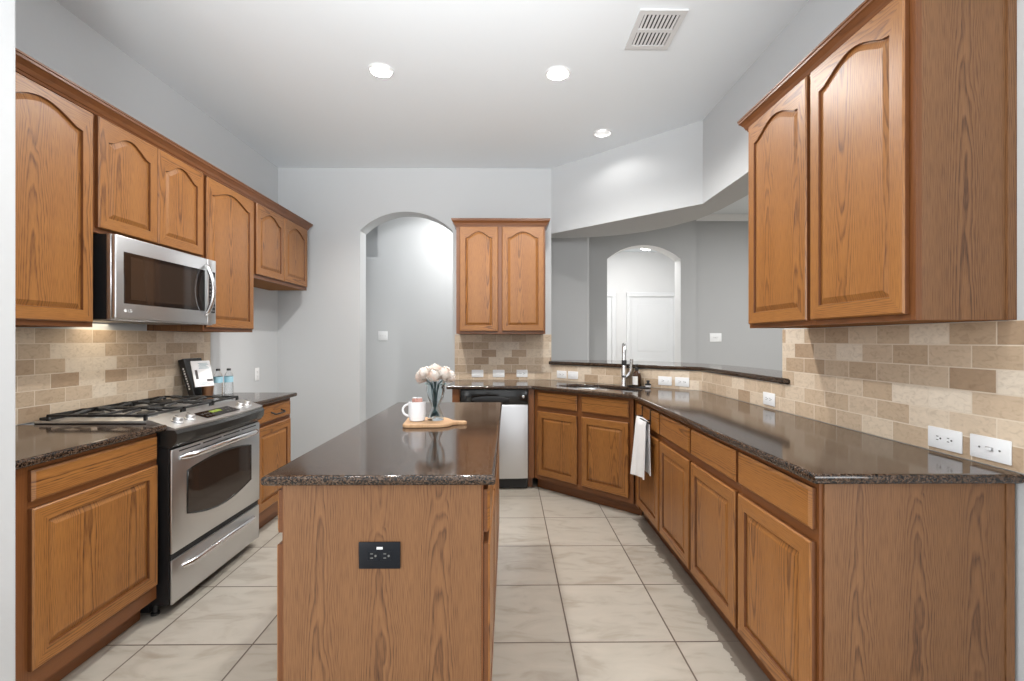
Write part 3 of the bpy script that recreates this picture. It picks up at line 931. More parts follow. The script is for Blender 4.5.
tx, ty = d_pt(1.005, 0.105)
t = thing('soap_tray', (tx, ty, CT1), DANG, 'low black oval tray under the amber soap bottle', 'tray')
bm = bmesh.new(); lathe(bm, [(0.0, 0.0006), (0.052, 0.0006), (0.058, 0.005), (0.056, 0.010), (0.050, 0.006), (0.0, 0.005)], 28, cap=False)
bmesh.ops.scale(bm, vec=(1.75, 0.85, 1), verts=bm.verts); make('dish', bm, 'black_satin', parent=t, smooth=40)
bx_, by_ = d_pt(0.985, 0.105)
t = thing('soap_bottle', (bx_, by_, CT1 + 0.0065), DANG, 'amber pump soap bottle with white label beside the faucet', 'soap bottle')
make('bottle', lathe(bmesh.new(), [(0.034, 0.0), (0.037, 0.004), (0.037, 0.085), (0.032, 0.11), (0.020, 0.128), (0.014, 0.134), (0.014, 0.145)], 24), 'amber_glass', parent=t, smooth=40)
bm = lathe(bmesh.new(), [(0.0374, 0.016), (0.0374, 0.088)], 48, cap=False)
bmesh.ops.delete(bm, geom=[f for f in bm.faces if abs((math.degrees(math.atan2(f.calc_center_median().y, f.calc_center_median().x)) - 265 + 180) % 360 - 180) > 46], context='FACES')
make('label', bm, 'label_paper', parent=t, smooth=40)
make('pump', lathe(bmesh.new(), [(0.0165, 0.138), (0.0165, 0.158), (0.006, 0.160), (0.006, 0.178), (0.013, 0.179), (0.013, 0.188)], 16), 'black_satin', parent=t, smooth=40)
make('pump_nozzle', tube(bmesh.new(), [(0, 0, 0.184), (0, -0.03, 0.184), (0, -0.04, 0.178)], 0.005, 8), 'black_satin', parent=t, smooth=50)
sx_, sy_ = d_pt(1.085, 0.105)
t = thing('scrub_brush', (sx_, sy_, CT1 + 0.0068), 0, 'small round black and white scrub brush right of the soap bottle', 'brush')
make('bristles', lathe(bmesh.new(), [(0.020, 0.0), (0.024, 0.018)], 16), 'paper_white', parent=t)
make('brush_handle', lathe(bmesh.new(), [(0.025, 0.0182), (0.026, 0.026), (0.012, 0.032), (0.010, 0.042), (0.016, 0.050), (0.012, 0.058)], 16), 'black_satin', parent=t, smooth=40)

# ------------------------------------------------------------------ range
RW = 0.760
t = thing('gas_range', (-1.600, 2.140, 0), 90, 'stainless slide-in gas range with black sides between the left counters', 'range')
make('body', bx(0.001, RW - 0.001, 0.0055, 0.665, 0.054, 0.800), 'black_satin', parent=t)
make('base', bx(0.012, RW - 0.012, 0.105, 0.660, 0.0135, 0.0535), 'black_satin', parent=t)
bm = bmesh.new(); box(bm, 0.001, RW - 0.001, 0.05, 0.665, 0.8005, 0.900); make('upper_body', bm, 'black_satin', parent=t)
for fx_, fy_ in ((0.022, 0.085), (RW - 0.022, 0.085), (0.04, 0.60), (RW - 0.04, 0.60)):
    make('foot', lathe(bmesh.new(), [(0.018, 0.001), (0.018, 0.012), (0.012, 0.014), (0.012, 0.0535)], 12, (fx_, fy_, 0)), 'black_satin', parent=t)
dr = make('drawer', bx(0.006, RW - 0.006, -0.006, 0.005, 0.052, 0.262, bev=0.004, seg=2), 'steel', parent=t, smooth=40)


def bow_bar(x0, x1, z, y0, out, r, n=16, sag=0.0):
    pts = []
    for i in range(n + 1):
        f_ = i / n; s_ = math.sin(math.pi * f_) ** 0.45 if 0 < f_ < 1 else 0
        pts.append((x0 + (x1 - x0) * f_, y0 - out * s_, z + sag * math.sin(math.pi * f_)))
    rs = [r * (0.65 + 0.35 * math.sin(math.pi * i / n) ** 0.5 if 0 < i < n else 0.65 * r) if 0 < i < n else r * 0.7 for i in range(n + 1)]
    rs = [r * 0.7] + [r] * (n - 1) + [r * 0.7]
    return tube(bmesh.new(), pts, rs, 10)


make('handle', bow_bar(0.07, RW - 0.07, 0.205, -0.004, 0.042, 0.015, sag=0.018), 'handle_steel', parent=dr, smooth=60)
make('gap_strip', bx(0.010, RW - 0.010, 0.002, 0.005, 0.2625, 0.2925), 'gap_black', parent=t)
od = make('oven_door', bx(0.004, RW - 0.004, -0.008, 0.005, 0.293, 0.790, bev=0.005, seg=2), 'steel', parent=t, smooth=40)
wx0, wx1 = 0.106, 0.655
top_a = [(wx0 + (wx1 - wx0) * i / 16, 0.665 + 0.028 * math.sin(math.pi * i / 16)) for i in range(17)]
bot_a = [(wx1 - (wx1 - wx0) * i / 16, 0.452 - 0.050 * math.sin(math.pi * i / 16)) for i in range(17)]
make('window', prism(bmesh.new(), bot_a + top_a, lambda x, z: (x, -0.0105, z), (0, 0.004, 0)), 'oven_glass', parent=od)
rim = bot_a + top_a
bm = bmesh.new(); tube(bm, [(x, -0.0085, z) for x, z in rim + rim[:1]], 0.005, 6, cap=False); make('window_gasket', bm, 'black_gloss', parent=od, smooth=60)
make('handle', bow_bar(0.055, RW - 0.055, 0.742, -0.006, 0.056, 0.0175, sag=0.012), 'handle_steel', parent=od, smooth=60)
bm = bmesh.new()
for k in range(4): box(bm, 0.05 + k * 0.17, 0.20 + k * 0.17, -0.0092, -0.004, 0.772, 0.778)
make('vent_slots', bm, 'gap_black', parent=od)


def bow(x): return 0.030 * (1 - ((x - RW / 2) / (RW / 2)) ** 2)


def bowed(prof, n=20, mat='steel', name='panel', parent=None):
    """Front piece of constant section (y, z) whose front bows outward in plan."""
    bm = bmesh.new(); rows = []
    for i in range(n + 1):
        x = RW * i / n; b = bow(x)
        rows.append([bm.verts.new((x, y - b * k, z)) for y, z, k in prof])
    m = len(prof)
    for a, b in zip(rows, rows[1:]):
        for i in range(m):
            j = (i + 1) % m
            bm.faces.new((a[i], a[j], b[j], b[i]))
    bm.faces.new(rows[0]); bm.faces.new(rows[-1][::-1])
    return make(name, bm, mat, parent=parent, smooth=35)


bowed([(0.049, 0.803, 0), (-0.012, 0.803, 0.6), (-0.032, 0.830, 1), (-0.036, 0.868, 1), (-0.022, 0.884, 1), (0.049, 0.884, 0)], name='front_fascia', mat='fascia_dark', parent=t)
cp = bowed([(0.045, 0.8845, 0), (-0.022, 0.8845, 1), (-0.024, 0.893, 1), (0.085, 0.930, 0), (0.110, 0.934, 0), (0.110, 0.9005, 0), (0.0495, 0.9005, 0)], name='control_panel', mat='steel_panel', parent=t)
sl_ang = math.atan2(0.037, 0.109)


def on_panel(bm, x, f):
    """Move local geometry (normal +z) onto the sloped control panel at x and fraction f up the slope."""
    y = -0.024 + 0.109 * f - bow(x) * (1 - f); z = 0.893 + 0.037 * f
    bmesh.ops.transform(bm, matrix=Matrix.Translation((x, y, z)) @ Matrix.Rotation(math.atan2(0.037, 0.109 + bow(x)), 4, 'X'), verts=bm.verts)
    return bm


knob_prof = [(0.027, 0.0), (0.027, 0.004), (0.022, 0.007), (0.021, 0.020), (0.018, 0.024), (0.0, 0.025)]
for kx in (0.085, 0.165, 0.595, 0.675):
    kb = make('knob', on_panel(lathe(bmesh.new(), knob_prof, 20, cap=False), kx, 0.52), 'steel_panel', parent=cp, smooth=40)
    bm = bmesh.new(); box(bm, -0.0025, 0.0025, 0.002, 0.019, 0.0245, 0.0265); make('knob_mark', on_panel(bm, kx, 0.52), 'steel_dark', parent=kb)
bm = bmesh.new(); box(bm, -0.145, 0.145, -0.041, 0.041, 0.0, 0.0025, bev=0.001); db = make('display_panel', on_panel(bm, 0.38, 0.52), 'black_glass', parent=cp)
bm = bmesh.new(); box(bm, -0.042, 0.042, 0.0, 0.026, 0.0024, 0.0035); make('display', on_panel(bm, 0.38, 0.52), 'display_green', parent=db)
bm = bmesh.new()
for bxk in (-0.115, -0.09, -0.065, 0.06, 0.085, 0.11):
    for byk in (-0.02, 0.008): box(bm, bxk - 0.008, bxk + 0.008, byk - 0.005, byk + 0.005, 0.0024, 0.0034)
make('keypad_marks', on_panel(bm, 0.38, 0.52), 'steel_dark', parent=db)

ck = make('cooktop', bx(0.0, RW, 0.1105, 0.640, 0.9155, 0.928, bev=0.004, seg=2), 'steel_panel', parent=t, smooth=40)
make('cooktop_riser', bx(0.006, RW - 0.006, 0.112, 0.640, 0.9005, 0.915), 'black_satin', parent=t)
make('rear_vent_trim', bx(0.02, RW - 0.02, 0.602, 0.636, 0.9285, 0.942, bev=0.004), 'black_satin', parent=t)
burn = [(0.15, 0.23, 0.048), (0.15, 0.48, 0.040), (0.38, 0.355, 0.045), (0.61, 0.23, 0.042), (0.61, 0.48, 0.038)]
for x, y, r in burn:
    b_ = make('burner', lathe(bmesh.new(), [(r, 0.9283), (r, 0.938), (r * 0.8, 0.941), (0, 0.941)], 20, (x, y, 0), cap=False), 'steel_dark', parent=t, smooth=40)
    make('burner_cap', lathe(bmesh.new(), [(r * 0.78, 0.9413), (r * 0.8, 0.946), (r * 0.7, 0.949), (0, 0.949)], 20, (x, y, 0), cap=False), 'cast_iron', parent=b_, smooth=40)
gz0, gz1 = 0.950, 0.962
for gx0, gx1 in ((0.012, 0.262), (0.268, 0.492), (0.498, 0.748)):
    bm = bmesh.new(); w_ = 0.011; gy0, gy1 = 0.122, 0.592
    for a in (gx0, gx1 - w_): box(bm, a, a + w_, gy0, gy1, gz0 - 0.004, gz1 - 0.004, bev=0.002)
    for a in (gy0, (gy0 + gy1) / 2 - w_ / 2, gy1 - w_): box(bm, gx0, gx1, a, a + w_, gz0 - 0.004, gz1 - 0.004, bev=0.002)
    cx = (gx0 + gx1) / 2
    for cy in (0.23, 0.48):                                    # fingers rising to the pot supports
        for dx, dy in ((1, 0), (-1, 0), (0, 1), (0, -1)):
            ex = cx + dx * (gx1 - gx0 - w_) / 2; ey = cy + dy * 0.105
            tube(bm, [(ex, ey, gz1 - 0.010), (cx + dx * 0.055, cy + dy * 0.055, gz1 + 0.002), (cx + dx * 0.022, cy + dy * 0.022, gz1 + 0.002)], 0.0062, 6)
    for a in (gx0 + 0.006, gx1 - 0.006):
        for c in (gy0 + 0.006, gy1 - 0.006): box(bm, a - 0.006, a + 0.006, c - 0.006, c + 0.006, 0.9285, gz0)
    make('grate', bm, 'cast_iron', parent=t, smooth=40)

# ------------------------------------------------------------------ microwave
t = thing('microwave', (-1.868, 2.156, 1.408), 90, 'stainless over-the-range microwave with curved handle mounted under the short cabinet', 'microwave')
MW, MH = 0.738, 0.413
make('body', bx(0.002, MW - 0.002, 0.0455, 0.400, 0.004, MH - 0.002), 'black_satin', parent=t)
bm = bmesh.new(); box(bm, 0.0, MW, 0.022, 0.045, 0.0, MH - 0.001, bev=0.003); make('front_housing', bm, 'steel', parent=t, smooth=40)
md = make('door', bx(0.0, 0.655, 0.0, 0.0215, 0.006, MH - 0.002, bev=0.007, seg=3), 'steel', parent=t, smooth=40)
make('window', bx(0.045, 0.630, -0.0012, 0.004, 0.083, 0.335, bev=0.0008), 'black_glass', parent=md)
make('window_screen', bx(0.085, 0.56, -0.0016, -0.0011, 0.105, 0.315), 'oven_glass', parent=md)
bm = bmesh.new(); pts = []
for i in range(25):
    f_ = i / 24; s_ = math.sin(math.pi * f_)
    pts.append((0.632, -0.002 - 0.050 * s_ ** 0.7, 0.055 + 0.315 * f_))
tube(bm, pts, [0.008] + [0.0125] * 23 + [0.008], 10)
bmesh.ops.scale(bm, vec=(1.25, 1, 1), verts=bm.verts, space=Matrix.Translation((-0.632, 0, 0)))
make('handle', bm, 'handle_steel', parent=md, smooth=60)
cpn = make('control_panel', bx(0.658, MW, 0.0, 0.0215, 0.006, MH - 0.002, bev=0.006, seg=3), 'steel', parent=t, smooth=40)
kp = make('keypad', bx(0.668, 0.726, -0.0012, 0.004, 0.075, 0.335, bev=0.0008), 'black_glass', parent=cpn)
bm = bmesh.new()
for r_ in range(8):
    for c_ in range(3): box(bm, 0.673 + c_ * 0.017, 0.685 + c_ * 0.017, -0.0016, -0.0010, 0.085 + r_ * 0.024, 0.094 + r_ * 0.024)
make('keypad_marks', bm, 'steel_dark', parent=kp)
make('clock_display', bx(0.673, 0.721, -0.0016, -0.0010, 0.292, 0.325), 'gap_black', parent=kp)
bm = bmesh.new()
for a, b in ((0.06, 0.33), (0.42, 0.69)): box(bm, a, b, 0.12, 0.34, 0.0, 0.0039)
make('grease_filter', bm, 'steel_dark', parent=t)


def text_mesh(name, body, size, mat, parent, matrix, extrude=0.0003, align='CENTER'):
    cu = bpy.data.curves.new(name, 'FONT'); cu.body = body; cu.size = size; cu.extrude = extrude; cu.align_x = align; cu.align_y = 'CENTER'
    tmp = bpy.data.objects.new(name + '_t', cu); COL.objects.link(tmp)
    me = bpy.data.meshes.new_from_object(tmp.evaluated_get(bpy.context.evaluated_depsgraph_get()))
    bpy.data.objects.remove(tmp); bpy.data.curves.remove(cu)
    me.transform(matrix); me.materials.clear(); me.materials.append(M[mat])
    o = bpy.data.objects.new(name, me); COL.objects.link(o); o.parent = parent
    return o


RX = Matrix.Rotation(R(90), 4, 'X')
text_mesh('logo_lettering', 'LG', 0.020, 'lettering_white', md, Matrix.Translation((0.082, -0.0006, 0.048)) @ RX)
make('logo_disc', lathe(bmesh.new(), [(0.008, 0.0), (0.008, 0.0006)], 20, (0.054, -0.0002, 0.048), axis='y'), 'lettering_white', parent=md)

# ------------------------------------------------------------------ dishwasher
t = thing('dishwasher', (-0.4195, 3.925, 0), 0, 'stainless dishwasher with black control strip below the back counter', 'dishwasher')
DW = 0.598
make('tub', bx(0.002, DW - 0.002, 0.031, 0.58, 0.10, 0.880), 'black_satin', parent=t)
bm = bmesh.new(); rows = []
prof_n = 12
for i in range(prof_n + 1):
    x = 0.004 + (DW - 0.008) * i / prof_n
    yb_ = -0.014 * (1 - (2 * i / prof_n - 1) ** 2) ** 0.6
    rows.append([bm.verts.new((x, 0.03, 0.105)), bm.verts.new((x, yb_ + 0.002, 0.105)), bm.verts.new((x, yb_, 0.115)), bm.verts.new((x, yb_, 0.735)), bm.verts.new((x, yb_ + 0.006, 0.748)), bm.verts.new((x, 0.03, 0.748))])
for a, b in zip(rows, rows[1:]):
    for i in range(6): bm.faces.new((a[i], a[(i + 1) % 6], b[(i + 1) % 6], b[i]))
bm.faces.new(rows[0]); bm.faces.new(rows[-1][::-1])
make('door', bm, 'steel', parent=t, smooth=40)
cs = make('control_strip', bx(0.004, DW - 0.004, -0.012, 0.030, 0.752, 0.876, bev=0.006, seg=2), 'black_gloss', parent=t, smooth=40)
bm = bmesh.new(); lathe(bm, [(1.0, 0.0), (0.94, 0.006), (0.8, 0.0075), (0, 0.0075)], 28, cap=False, axis='y'); bmesh.ops.scale(bm, vec=(0.17, 1, 0.030), verts=bm.verts)
bmesh.ops.translate(bm, verts=bm.verts, vec=(0.27, -0.0118, 0.795)); make('handle_recess', bm, 'black_satin', parent=cs, smooth=40)
make('button', lathe(bmesh.new(), [(0.013, 0.0), (0.013, 0.005), (0.010, 0.007)], 16, (0.555, -0.012, 0.822), axis='y'), 'handle_steel', parent=cs, smooth=40)
make('toe_plate', bx(0.004, DW - 0.004, 0.055, 0.075, 0.004, 0.0985), 'black_satin', parent=t)

# ------------------------------------------------------------------ outlets and switches
def plate_thing(kind, loc, rz, label, w=0.118, h=0.074, vertical=False, mat='plastic_white', slot='slot_dark', cat=None):
    """Wall plate centred at loc, facing local -y, its back at y=0."""
    nm = {'outlet': 'wall_outlet', 'switch': 'light_switch', 'blank': 'wall_plate', 'single': 'wall_outlet'}[kind]
    t = thing(nm, loc, rz, label, cat or {'outlet': 'outlet', 'switch': 'light switch', 'blank': 'wall plate', 'single': 'outlet'}[kind])
    if vertical: w, h = h, w
    make('cover_plate', bx(-w / 2, w / 2, -0.006, -0.0006, -h / 2, h / 2, bev=0.003, seg=2), mat, parent=t, smooth=40)
    if kind in ('outlet', 'single'):
        for s in ((-1, 1) if kind == 'outlet' else (-1,)):
            cx, cz = (s * 0.0195, 0) if not vertical else (0, s * 0.0195)
            rc = make('receptacle', bx(cx - 0.0165, cx + 0.0165, -0.0075, -0.0058, cz - 0.0135, cz + 0.0135, bev=0.0008), mat, parent=t)
            bm = bmesh.new()
            if vertical:
                box(bm, cx - 0.0075, cx - 0.0052, -0.0080, -0.0072, cz - 0.001, cz + 0.007); box(bm, cx + 0.0052, cx + 0.0075, -0.0080, -0.0072, cz, cz + 0.006)
                lathe(bm, [(0.0026, 0.0072), (0.0026, 0.0080)], 10, (cx, 0, cz - 0.0075), axis='y')
            else:
                box(bm, cx - 0.007, cx + 0.001, -0.0080, -0.0072, cz + 0.0048, cz + 0.0075); box(bm, cx - 0.007, cx + 0.001, -0.0080, -0.0072, cz - 0.0075, cz - 0.0048)
                lathe(bm, [(0.0034, 0.0072), (0.0034, 0.0080)], 10, (cx + 0.0085, 0, cz), axis='y')
            make('slots', bm, slot, parent=rc)
        if kind == 'single':
            make('screw', lathe(bmesh.new(), [(0.003, 0.0058), (0.003, 0.0068)], 10, (0.03, 0, 0), axis='y'), 'steel_dark', parent=t)
    elif kind == 'switch':
        make('toggle_frame', bx(-0.012, 0.012, -0.0068, -0.0058, -0.006, 0.006) if not vertical else bx(-0.006, 0.006, -0.0068, -0.0058, -0.012, 0.012), 'steel', parent=t)
        make('toggle', bx(-0.004, 0.008, -0.016, -0.0066, -0.004, 0.004, bev=0.001) if not vertical else bx(-0.004, 0.004, -0.016, -0.0066, -0.004, 0.008, bev=0.001), mat, parent=t)
        for s in (-1, 1):
            make('screw', lathe(bmesh.new(), [(0.0032, 0.0058), (0.0032, 0.0068)], 10, ((s * 0.030, 0, 0) if not vertical else (0, 0, s * 0.030)), axis='y'), 'steel_dark', parent=t)
    elif kind == 'blank':
        make('insert', bx(-0.033, 0.033, -0.0072, -0.0058, -0.016, 0.016, bev=0.0008), mat, parent=t)
        make('rocker', bx(-0.030, 0.0, -0.0088, -0.0071, -0.0135, 0.0135, bev=0.0008), mat, parent=t)
    return t


YT = YB - TT
plate_thing('blank', (-0.305, YT, 0.978), 0, 'white rocker plate on the back tile, leftmost of the three over the dishwasher')
plate_thing('blank', (-0.092, YT, 0.978), 0, 'white rocker plate on the back tile, middle of the three over the dishwasher')
plate_thing('outlet', (0.144, YT, 0.978), 0, 'white outlet with dark slots on the back tile, rightmost of the three over the dishwasher', w=0.112)
for s, k, lab in ((0.137, 'outlet', 'white outlet on the diagonal tile left of the faucet, farther left of a touching pair'),
                  (0.272, 'blank', 'white rocker plate left of the faucet, nearer the faucet of a touching pair'),
                  (1.190, 'single', 'white plate with one dark socket on the diagonal tile right of the soap bottle'),
                  (1.333, 'outlet', 'white double outlet at the right end of the diagonal tile')):
    p = d_pt(s, TT); plate_thing(k, (p[0], p[1], 0.974), DANG, lab, w=0.116)
plate_thing('outlet', (XR - TT, 2.612, 0.968), -90, 'white outlet on the right tile below the near end of the granite ledge')
plate_thing('outlet', (XR - TT, 1.556, 0.965), -90, 'large white double outlet on the right tile beside the toggle switch', w=0.122)
plate_thing('switch', (XR - TT, 1.408, 0.967), -90, 'white toggle switch plate at the near end of the right tile', w=0.122)
plate_thing('outlet', (XL, 4.155, 1.0), 90, 'white upright outlet low on the wall in the refrigerator nook', vertical=True)
plate_thing('switch', (-1.553, 5.6, 1.368), 0, 'white light switch on the hallway wall seen through the kitchen arch', w=0.118, h=0.114)
plate_thing('switch', (2.88, 6.2, 1.352), 0, 'white wide switch plate on the gray living room wall beyond the opening', w=0.165, h=0.118)
t = plate_thing('outlet', (-0.382, IY0, 0.670), 0, 'black outlet plate on the near end panel of the island', w=0.124, h=0.080, mat='outlet_black', slot='steel_dark')
make('indicator', bx(-0.008, 0.010, -0.0072, -0.0058, 0.019, 0.026), 'plastic_white', parent=t)

# ------------------------------------------------------------------ ceiling fittings
cl = ['leftmost of the round recessed ceiling lights, above the island', 'recessed ceiling light between the island and the air vent', 'smallest-looking recessed ceiling light, close to the slanted wall']
first = None
for i, (x, y) in enumerate(LIGHTS):
    if first is None:
        t = thing('recessed_light', (x, y, CEIL), 0, cl[0], 'ceiling light', 'recessed lights in the kitchen ceiling')
        make('trim_ring', lathe(bmesh.new(), [(0.066, -0.0005), (0.069, -0.006), (0.079, -0.004), (0.081, -0.0005)], 32, cap=False), 'plastic_white', parent=t, smooth=50)
        make('can', lathe(bmesh.new(), [(0.0665, -0.004), (0.063, 0.02), (0.057, 0.045)], 32, cap=False), 'can_grey', parent=t, smooth=50)
        make('lens', lathe(bmesh.new(), [(0.057, 0.0455), (0.0, 0.0400)], 32, cap=False), 'lens_glow', parent=t, smooth=50)
        first = t
    else:
        c = copy_tree(first); c.location = (x, y, CEIL); c['label'] = cl[i]

t = thing('air_vent', (0.822, 2.505, CEIL), 0, 'white rectangular air vent with two rows of dark slots in the ceiling', 'air vent')
vw, vl = 0.127, 0.158
bm = bmesh.new()
for a in ((-vw, vw, -vl, -vl + 0.032), (-vw, vw, vl - 0.032, vl), (-vw, -vw + 0.030, -vl + 0.0321, vl - 0.0321), (vw - 0.030, vw, -vl + 0.0321, vl - 0.0321), (-vw + 0.0301, vw - 0.0301, -0.012, 0.012)):
    box(bm, *a, -0.009, -0.0008)
make('frame', bm, 'vent_white', parent=t)
make('duct', bx(-vw + 0.02, vw - 0.02, -vl + 0.02, vl - 0.02, -0.0022, -0.0009), 'duct_dark', parent=t)
for ya, yb in ((-vl + 0.032, -0.012), (0.012, vl - 0.032)):
    for k in range(9):
        x = -0.086 + k * 0.0215
        bm = bx(-0.0065, 0.0055, ya, yb, -0.0008, 0.0008)
        bmesh.ops.rotate(bm, cent=(0, 0, 0), matrix=Matrix.Rotation(R(28), 3, 'Y'), verts=bm.verts); bmesh.ops.translate(bm, verts=bm.verts, vec=(x, 0, -0.007))
        make('louver', bm, 'vent_white', parent=t)

t = thing('dome_light', (2.52, 8.1, CEIL), 0, 'frosted dome light glowing on the foyer ceiling beyond the far arch', 'ceiling light')
make('shade', lathe(bmesh.new(), [(0.135, -0.012), (0.130, -0.05), (0.10, -0.085), (0.05, -0.105), (0, -0.11)], 28, cap=False), 'dome_glow', parent=t, smooth=60)
make('base', lathe(bmesh.new(), [(0.15, -0.001), (0.15, -0.012), (0.13, -0.014)], 28), 'plastic_white', parent=t, smooth=40)
make('finial', lathe(bmesh.new(), [(0.008, -0.110), (0.010, -0.118), (0.004, -0.13), (0, -0.132)], 12, cap=False), 'steel_dark', parent=t, smooth=40)

# ------------------------------------------------------------------ towel on its bar
bar_y, bar_z = 2.985, 0.795
t = thing('towel_bar', (XF, 3.07, 0), -90, 'black over-the-drawer towel bar holding the white towel', 'towel bar')
make('bar', tube(bmesh.new(), [(0.0, -0.062, bar_z), (0.290, -0.062, bar_z)], 0.006, 10), 'black_satin', parent=t, smooth=50)
for x in (0.012, 0.186):
    bm = bmesh.new(); box(bm, x - 0.008, x + 0.008, -0.0235, -0.0212, bar_z - 0.03, 0.8625); box(bm, x - 0.008, x + 0.008, -0.060, -0.0235, bar_z - 0.004, bar_z + 0.004); box(bm, x - 0.008, x + 0.008, -0.0235, -0.002, 0.8622, 0.864)
    make('bracket', bm, 'black_satin', parent=t)
# folded towel, two layers over the bar
bm = bmesh.new(); uvl = bm.loops.layers.uv.verify()
nx, nz = 14, 26
def towel_pt(i, j):
    u = i / nx; x = 3.020 - 0.210 * u; xb = 3.105 - 0.325 * u
    s = j / nz
    front, back = 0.405 - 0.055 * u, 0.330; tot = front + back + 0.03
    d = s * tot
    wob = 0.006 * math.sin(u * 7.0 + 0.6) + 0.004 * math.sin(u * 15)
    if d < front:
        z = bar_z - (front - d); k = (front - d) / front
        return (XF - 0.074 - 0.012 * k - wob * (0.3 + k), x + (xb - x) * k, z)
    if d < front + 0.03:
        a = (d - front) / 0.03 * math.pi
        return (XF - 0.062 - 0.012 * math.cos(a), x, bar_z + 0.011 * math.sin(a))
    k = (d - front - 0.03) / back
    return (XF - 0.050 + 0.004 * k - wob * 0.3 * k, x - 0.02 * k, bar_z - back * k)
g_ = [[bm.verts.new(towel_pt(i, j)) for j in range(nz + 1)] for i in range(nx + 1)]
for i in range(nx):
    for j in range(nz): bm.faces.new((g_[i][j], g_[i + 1][j], g_[i + 1][j + 1], g_[i][j + 1]))
bmesh.ops.recalc_face_normals(bm, faces=bm.faces)
bmesh.ops.solidify(bm, geom=bm.faces[:], thickness=0.004)
o = make('hand_towel', bm, 'towel_white', smooth=60)
tag(o, 'white hand towel draped over the black bar on the right cabinets', 'towel')

# ------------------------------------------------------------------ island still life
ZI = CT1
bz0 = ZI + 0.0005
bz1 = ZI + 0.017
pts = [(-0.478, 2.045), (-0.462, 2.03), (-0.300, 2.038), (-0.272, 2.058), (-0.255, 2.095), (-0.235, 2.108), (-0.205, 2.106), (-0.193, 2.118), (-0.205, 2.133), (-0.240, 2.136), (-0.262, 2.150), (-0.290, 2.200), (-0.320, 2.228), (-0.470, 2.232), (-0.492, 2.214)]
o = slab('cutting_board', pts, [], bz0, bz1, 0.004, 'board_wood')
tag(o, 'small wooden paddle cutting board lying on the island top', 'cutting board')
t = thing('mug', (-0.428, 2.125, bz1 + 0.0005), 0, 'white ribbed mug on the cutting board left of the vase', 'mug')
bm = bmesh.new()
prof = [(0.0, 0.0), (0.030, 0.0), (0.036, 0.004), (0.040, 0.03), (0.0405, 0.090), (0.0385, 0.0915), (0.037, 0.088), (0.036, 0.02), (0.0, 0.012)]
lathe(bm, prof, 56, cap=False)
for v in bm.verts:
    r = math.hypot(v.co.x, v.co.y)
    if r > 0.0385 and 0.006 < v.co.z < 0.0895:
        a = math.atan2(v.co.y, v.co.x); k = 1 + 0.022 * (1 if math.cos(a * 28) > 0 else -1); v.co.x *= k; v.co.y *= k
make('cup', bm, 'ceramic_white', parent=t, smooth=40)
hp = [(-0.038 - 0.030 * math.sin(a), 0.0, 0.050 + 0.027 * math.cos(a)) for a in [math.pi * i / 12 for i in range(13)]]
make('handle', tube(bmesh.new(), hp, 0.0055, 10), 'ceramic_white', parent=t, smooth=60)
for px, rz, lab in ((-0.418, 20, 'pinkish wrapped sweet poking out of the mug, nearer the vase'), (-0.438, -35, 'pinkish wrapped sweet poking out of the mug, nearer its handle')):
    q = thing('wrapped_sweet', (px, 2.13, bz1 + 0.074), rz, lab, 'sweet', 'wrapped sweets in the mug')
    bm = bx(-0.013, 0.013, -0.010, 0.010, 0.0, 0.032, bev=0.004, seg=2); make('wrapper', bm, 'candy_pink', parent=q, smooth=40)
    bm = bx(-0.0115, 0.0115, -0.0085, 0.0085, 0.0322, 0.0352, bev=0.001); make('top_fold', bm, 'paper_white', parent=q)

vx, vy, vz = -0.345, 2.150, bz1 + 0.0005
t = thing('vase', (vx, vy, vz), 0, 'clear glass vase with a narrow waist on the cutting board', 'vase')
out_ = [(0.0, 0.0), (0.038, 0.0), (0.040, 0.006), (0.032, 0.03), (0.021, 0.055), (0.0185, 0.066), (0.026, 0.084), (0.037, 0.105), (0.043, 0.135), (0.0435, 0.188)]
inn_ = [(0.0405, 0.188), (0.040, 0.135), (0.034, 0.107), (0.023, 0.086), (0.0155, 0.067), (0.018, 0.055), (0.028, 0.028), (0.034, 0.010), (0.0, 0.007)]
make('glass', lathe(bmesh.new(), out_ + inn_, 32, cap=False), 'clear_glass', parent=t, smooth=50)


def bloom_bm(r, seed):
    rnd = random.Random(seed); bm = bmesh.new()
    core = bmesh.ops.create_icosphere(bm, subdivisions=2, radius=r * 0.72)['verts']
    n = 54
    for k in range(n):
        z = 1 - 1.75 * (k + 0.5) / n; ph = k * 2.39996 + rnd.uniform(-.2, .2)
        rr = math.sqrt(max(0, 1 - z * z)); nrm = Vector((rr * math.cos(ph), rr * math.sin(ph), z))
        tan = nrm.cross(Vector((0, 0, 1))); tan = tan.normalized() if tan.length > 1e-3 else Vector((1, 0, 0))
        up = nrm.cross(tan).normalized()
        if up.z < 0: up = -up
        w = r * rnd.uniform(0.30, 0.42); h = r * rnd.uniform(0.40, 0.55); base = nrm * r * 0.62
        tilt = rnd.uniform(0.25, 0.6)
        grid = []
        for a in range(4):
            row = []
            for b in range(4):
                s_ = (b / 3 - 0.5) * 2; q = a / 3
                ww = w * math.sin(math.pi * min(0.95, 0.25 + q * 0.6)) 
                p = base + tan * s_ * ww + up * (q - 0.3) * h + nrm * (r * 0.42 * q * (1 - tilt * 0.5) - 0.10 * r * s_ * s_ + rnd.uniform(-.03, .03) * r)
                row.append(bm.verts.new(p))
            grid.append(row)
        for a in range(3):
            for b in range(3): bm.faces.new((grid[a][b], grid[a][b + 1], grid[a + 1][b + 1], grid[a + 1][b]))
    return bm


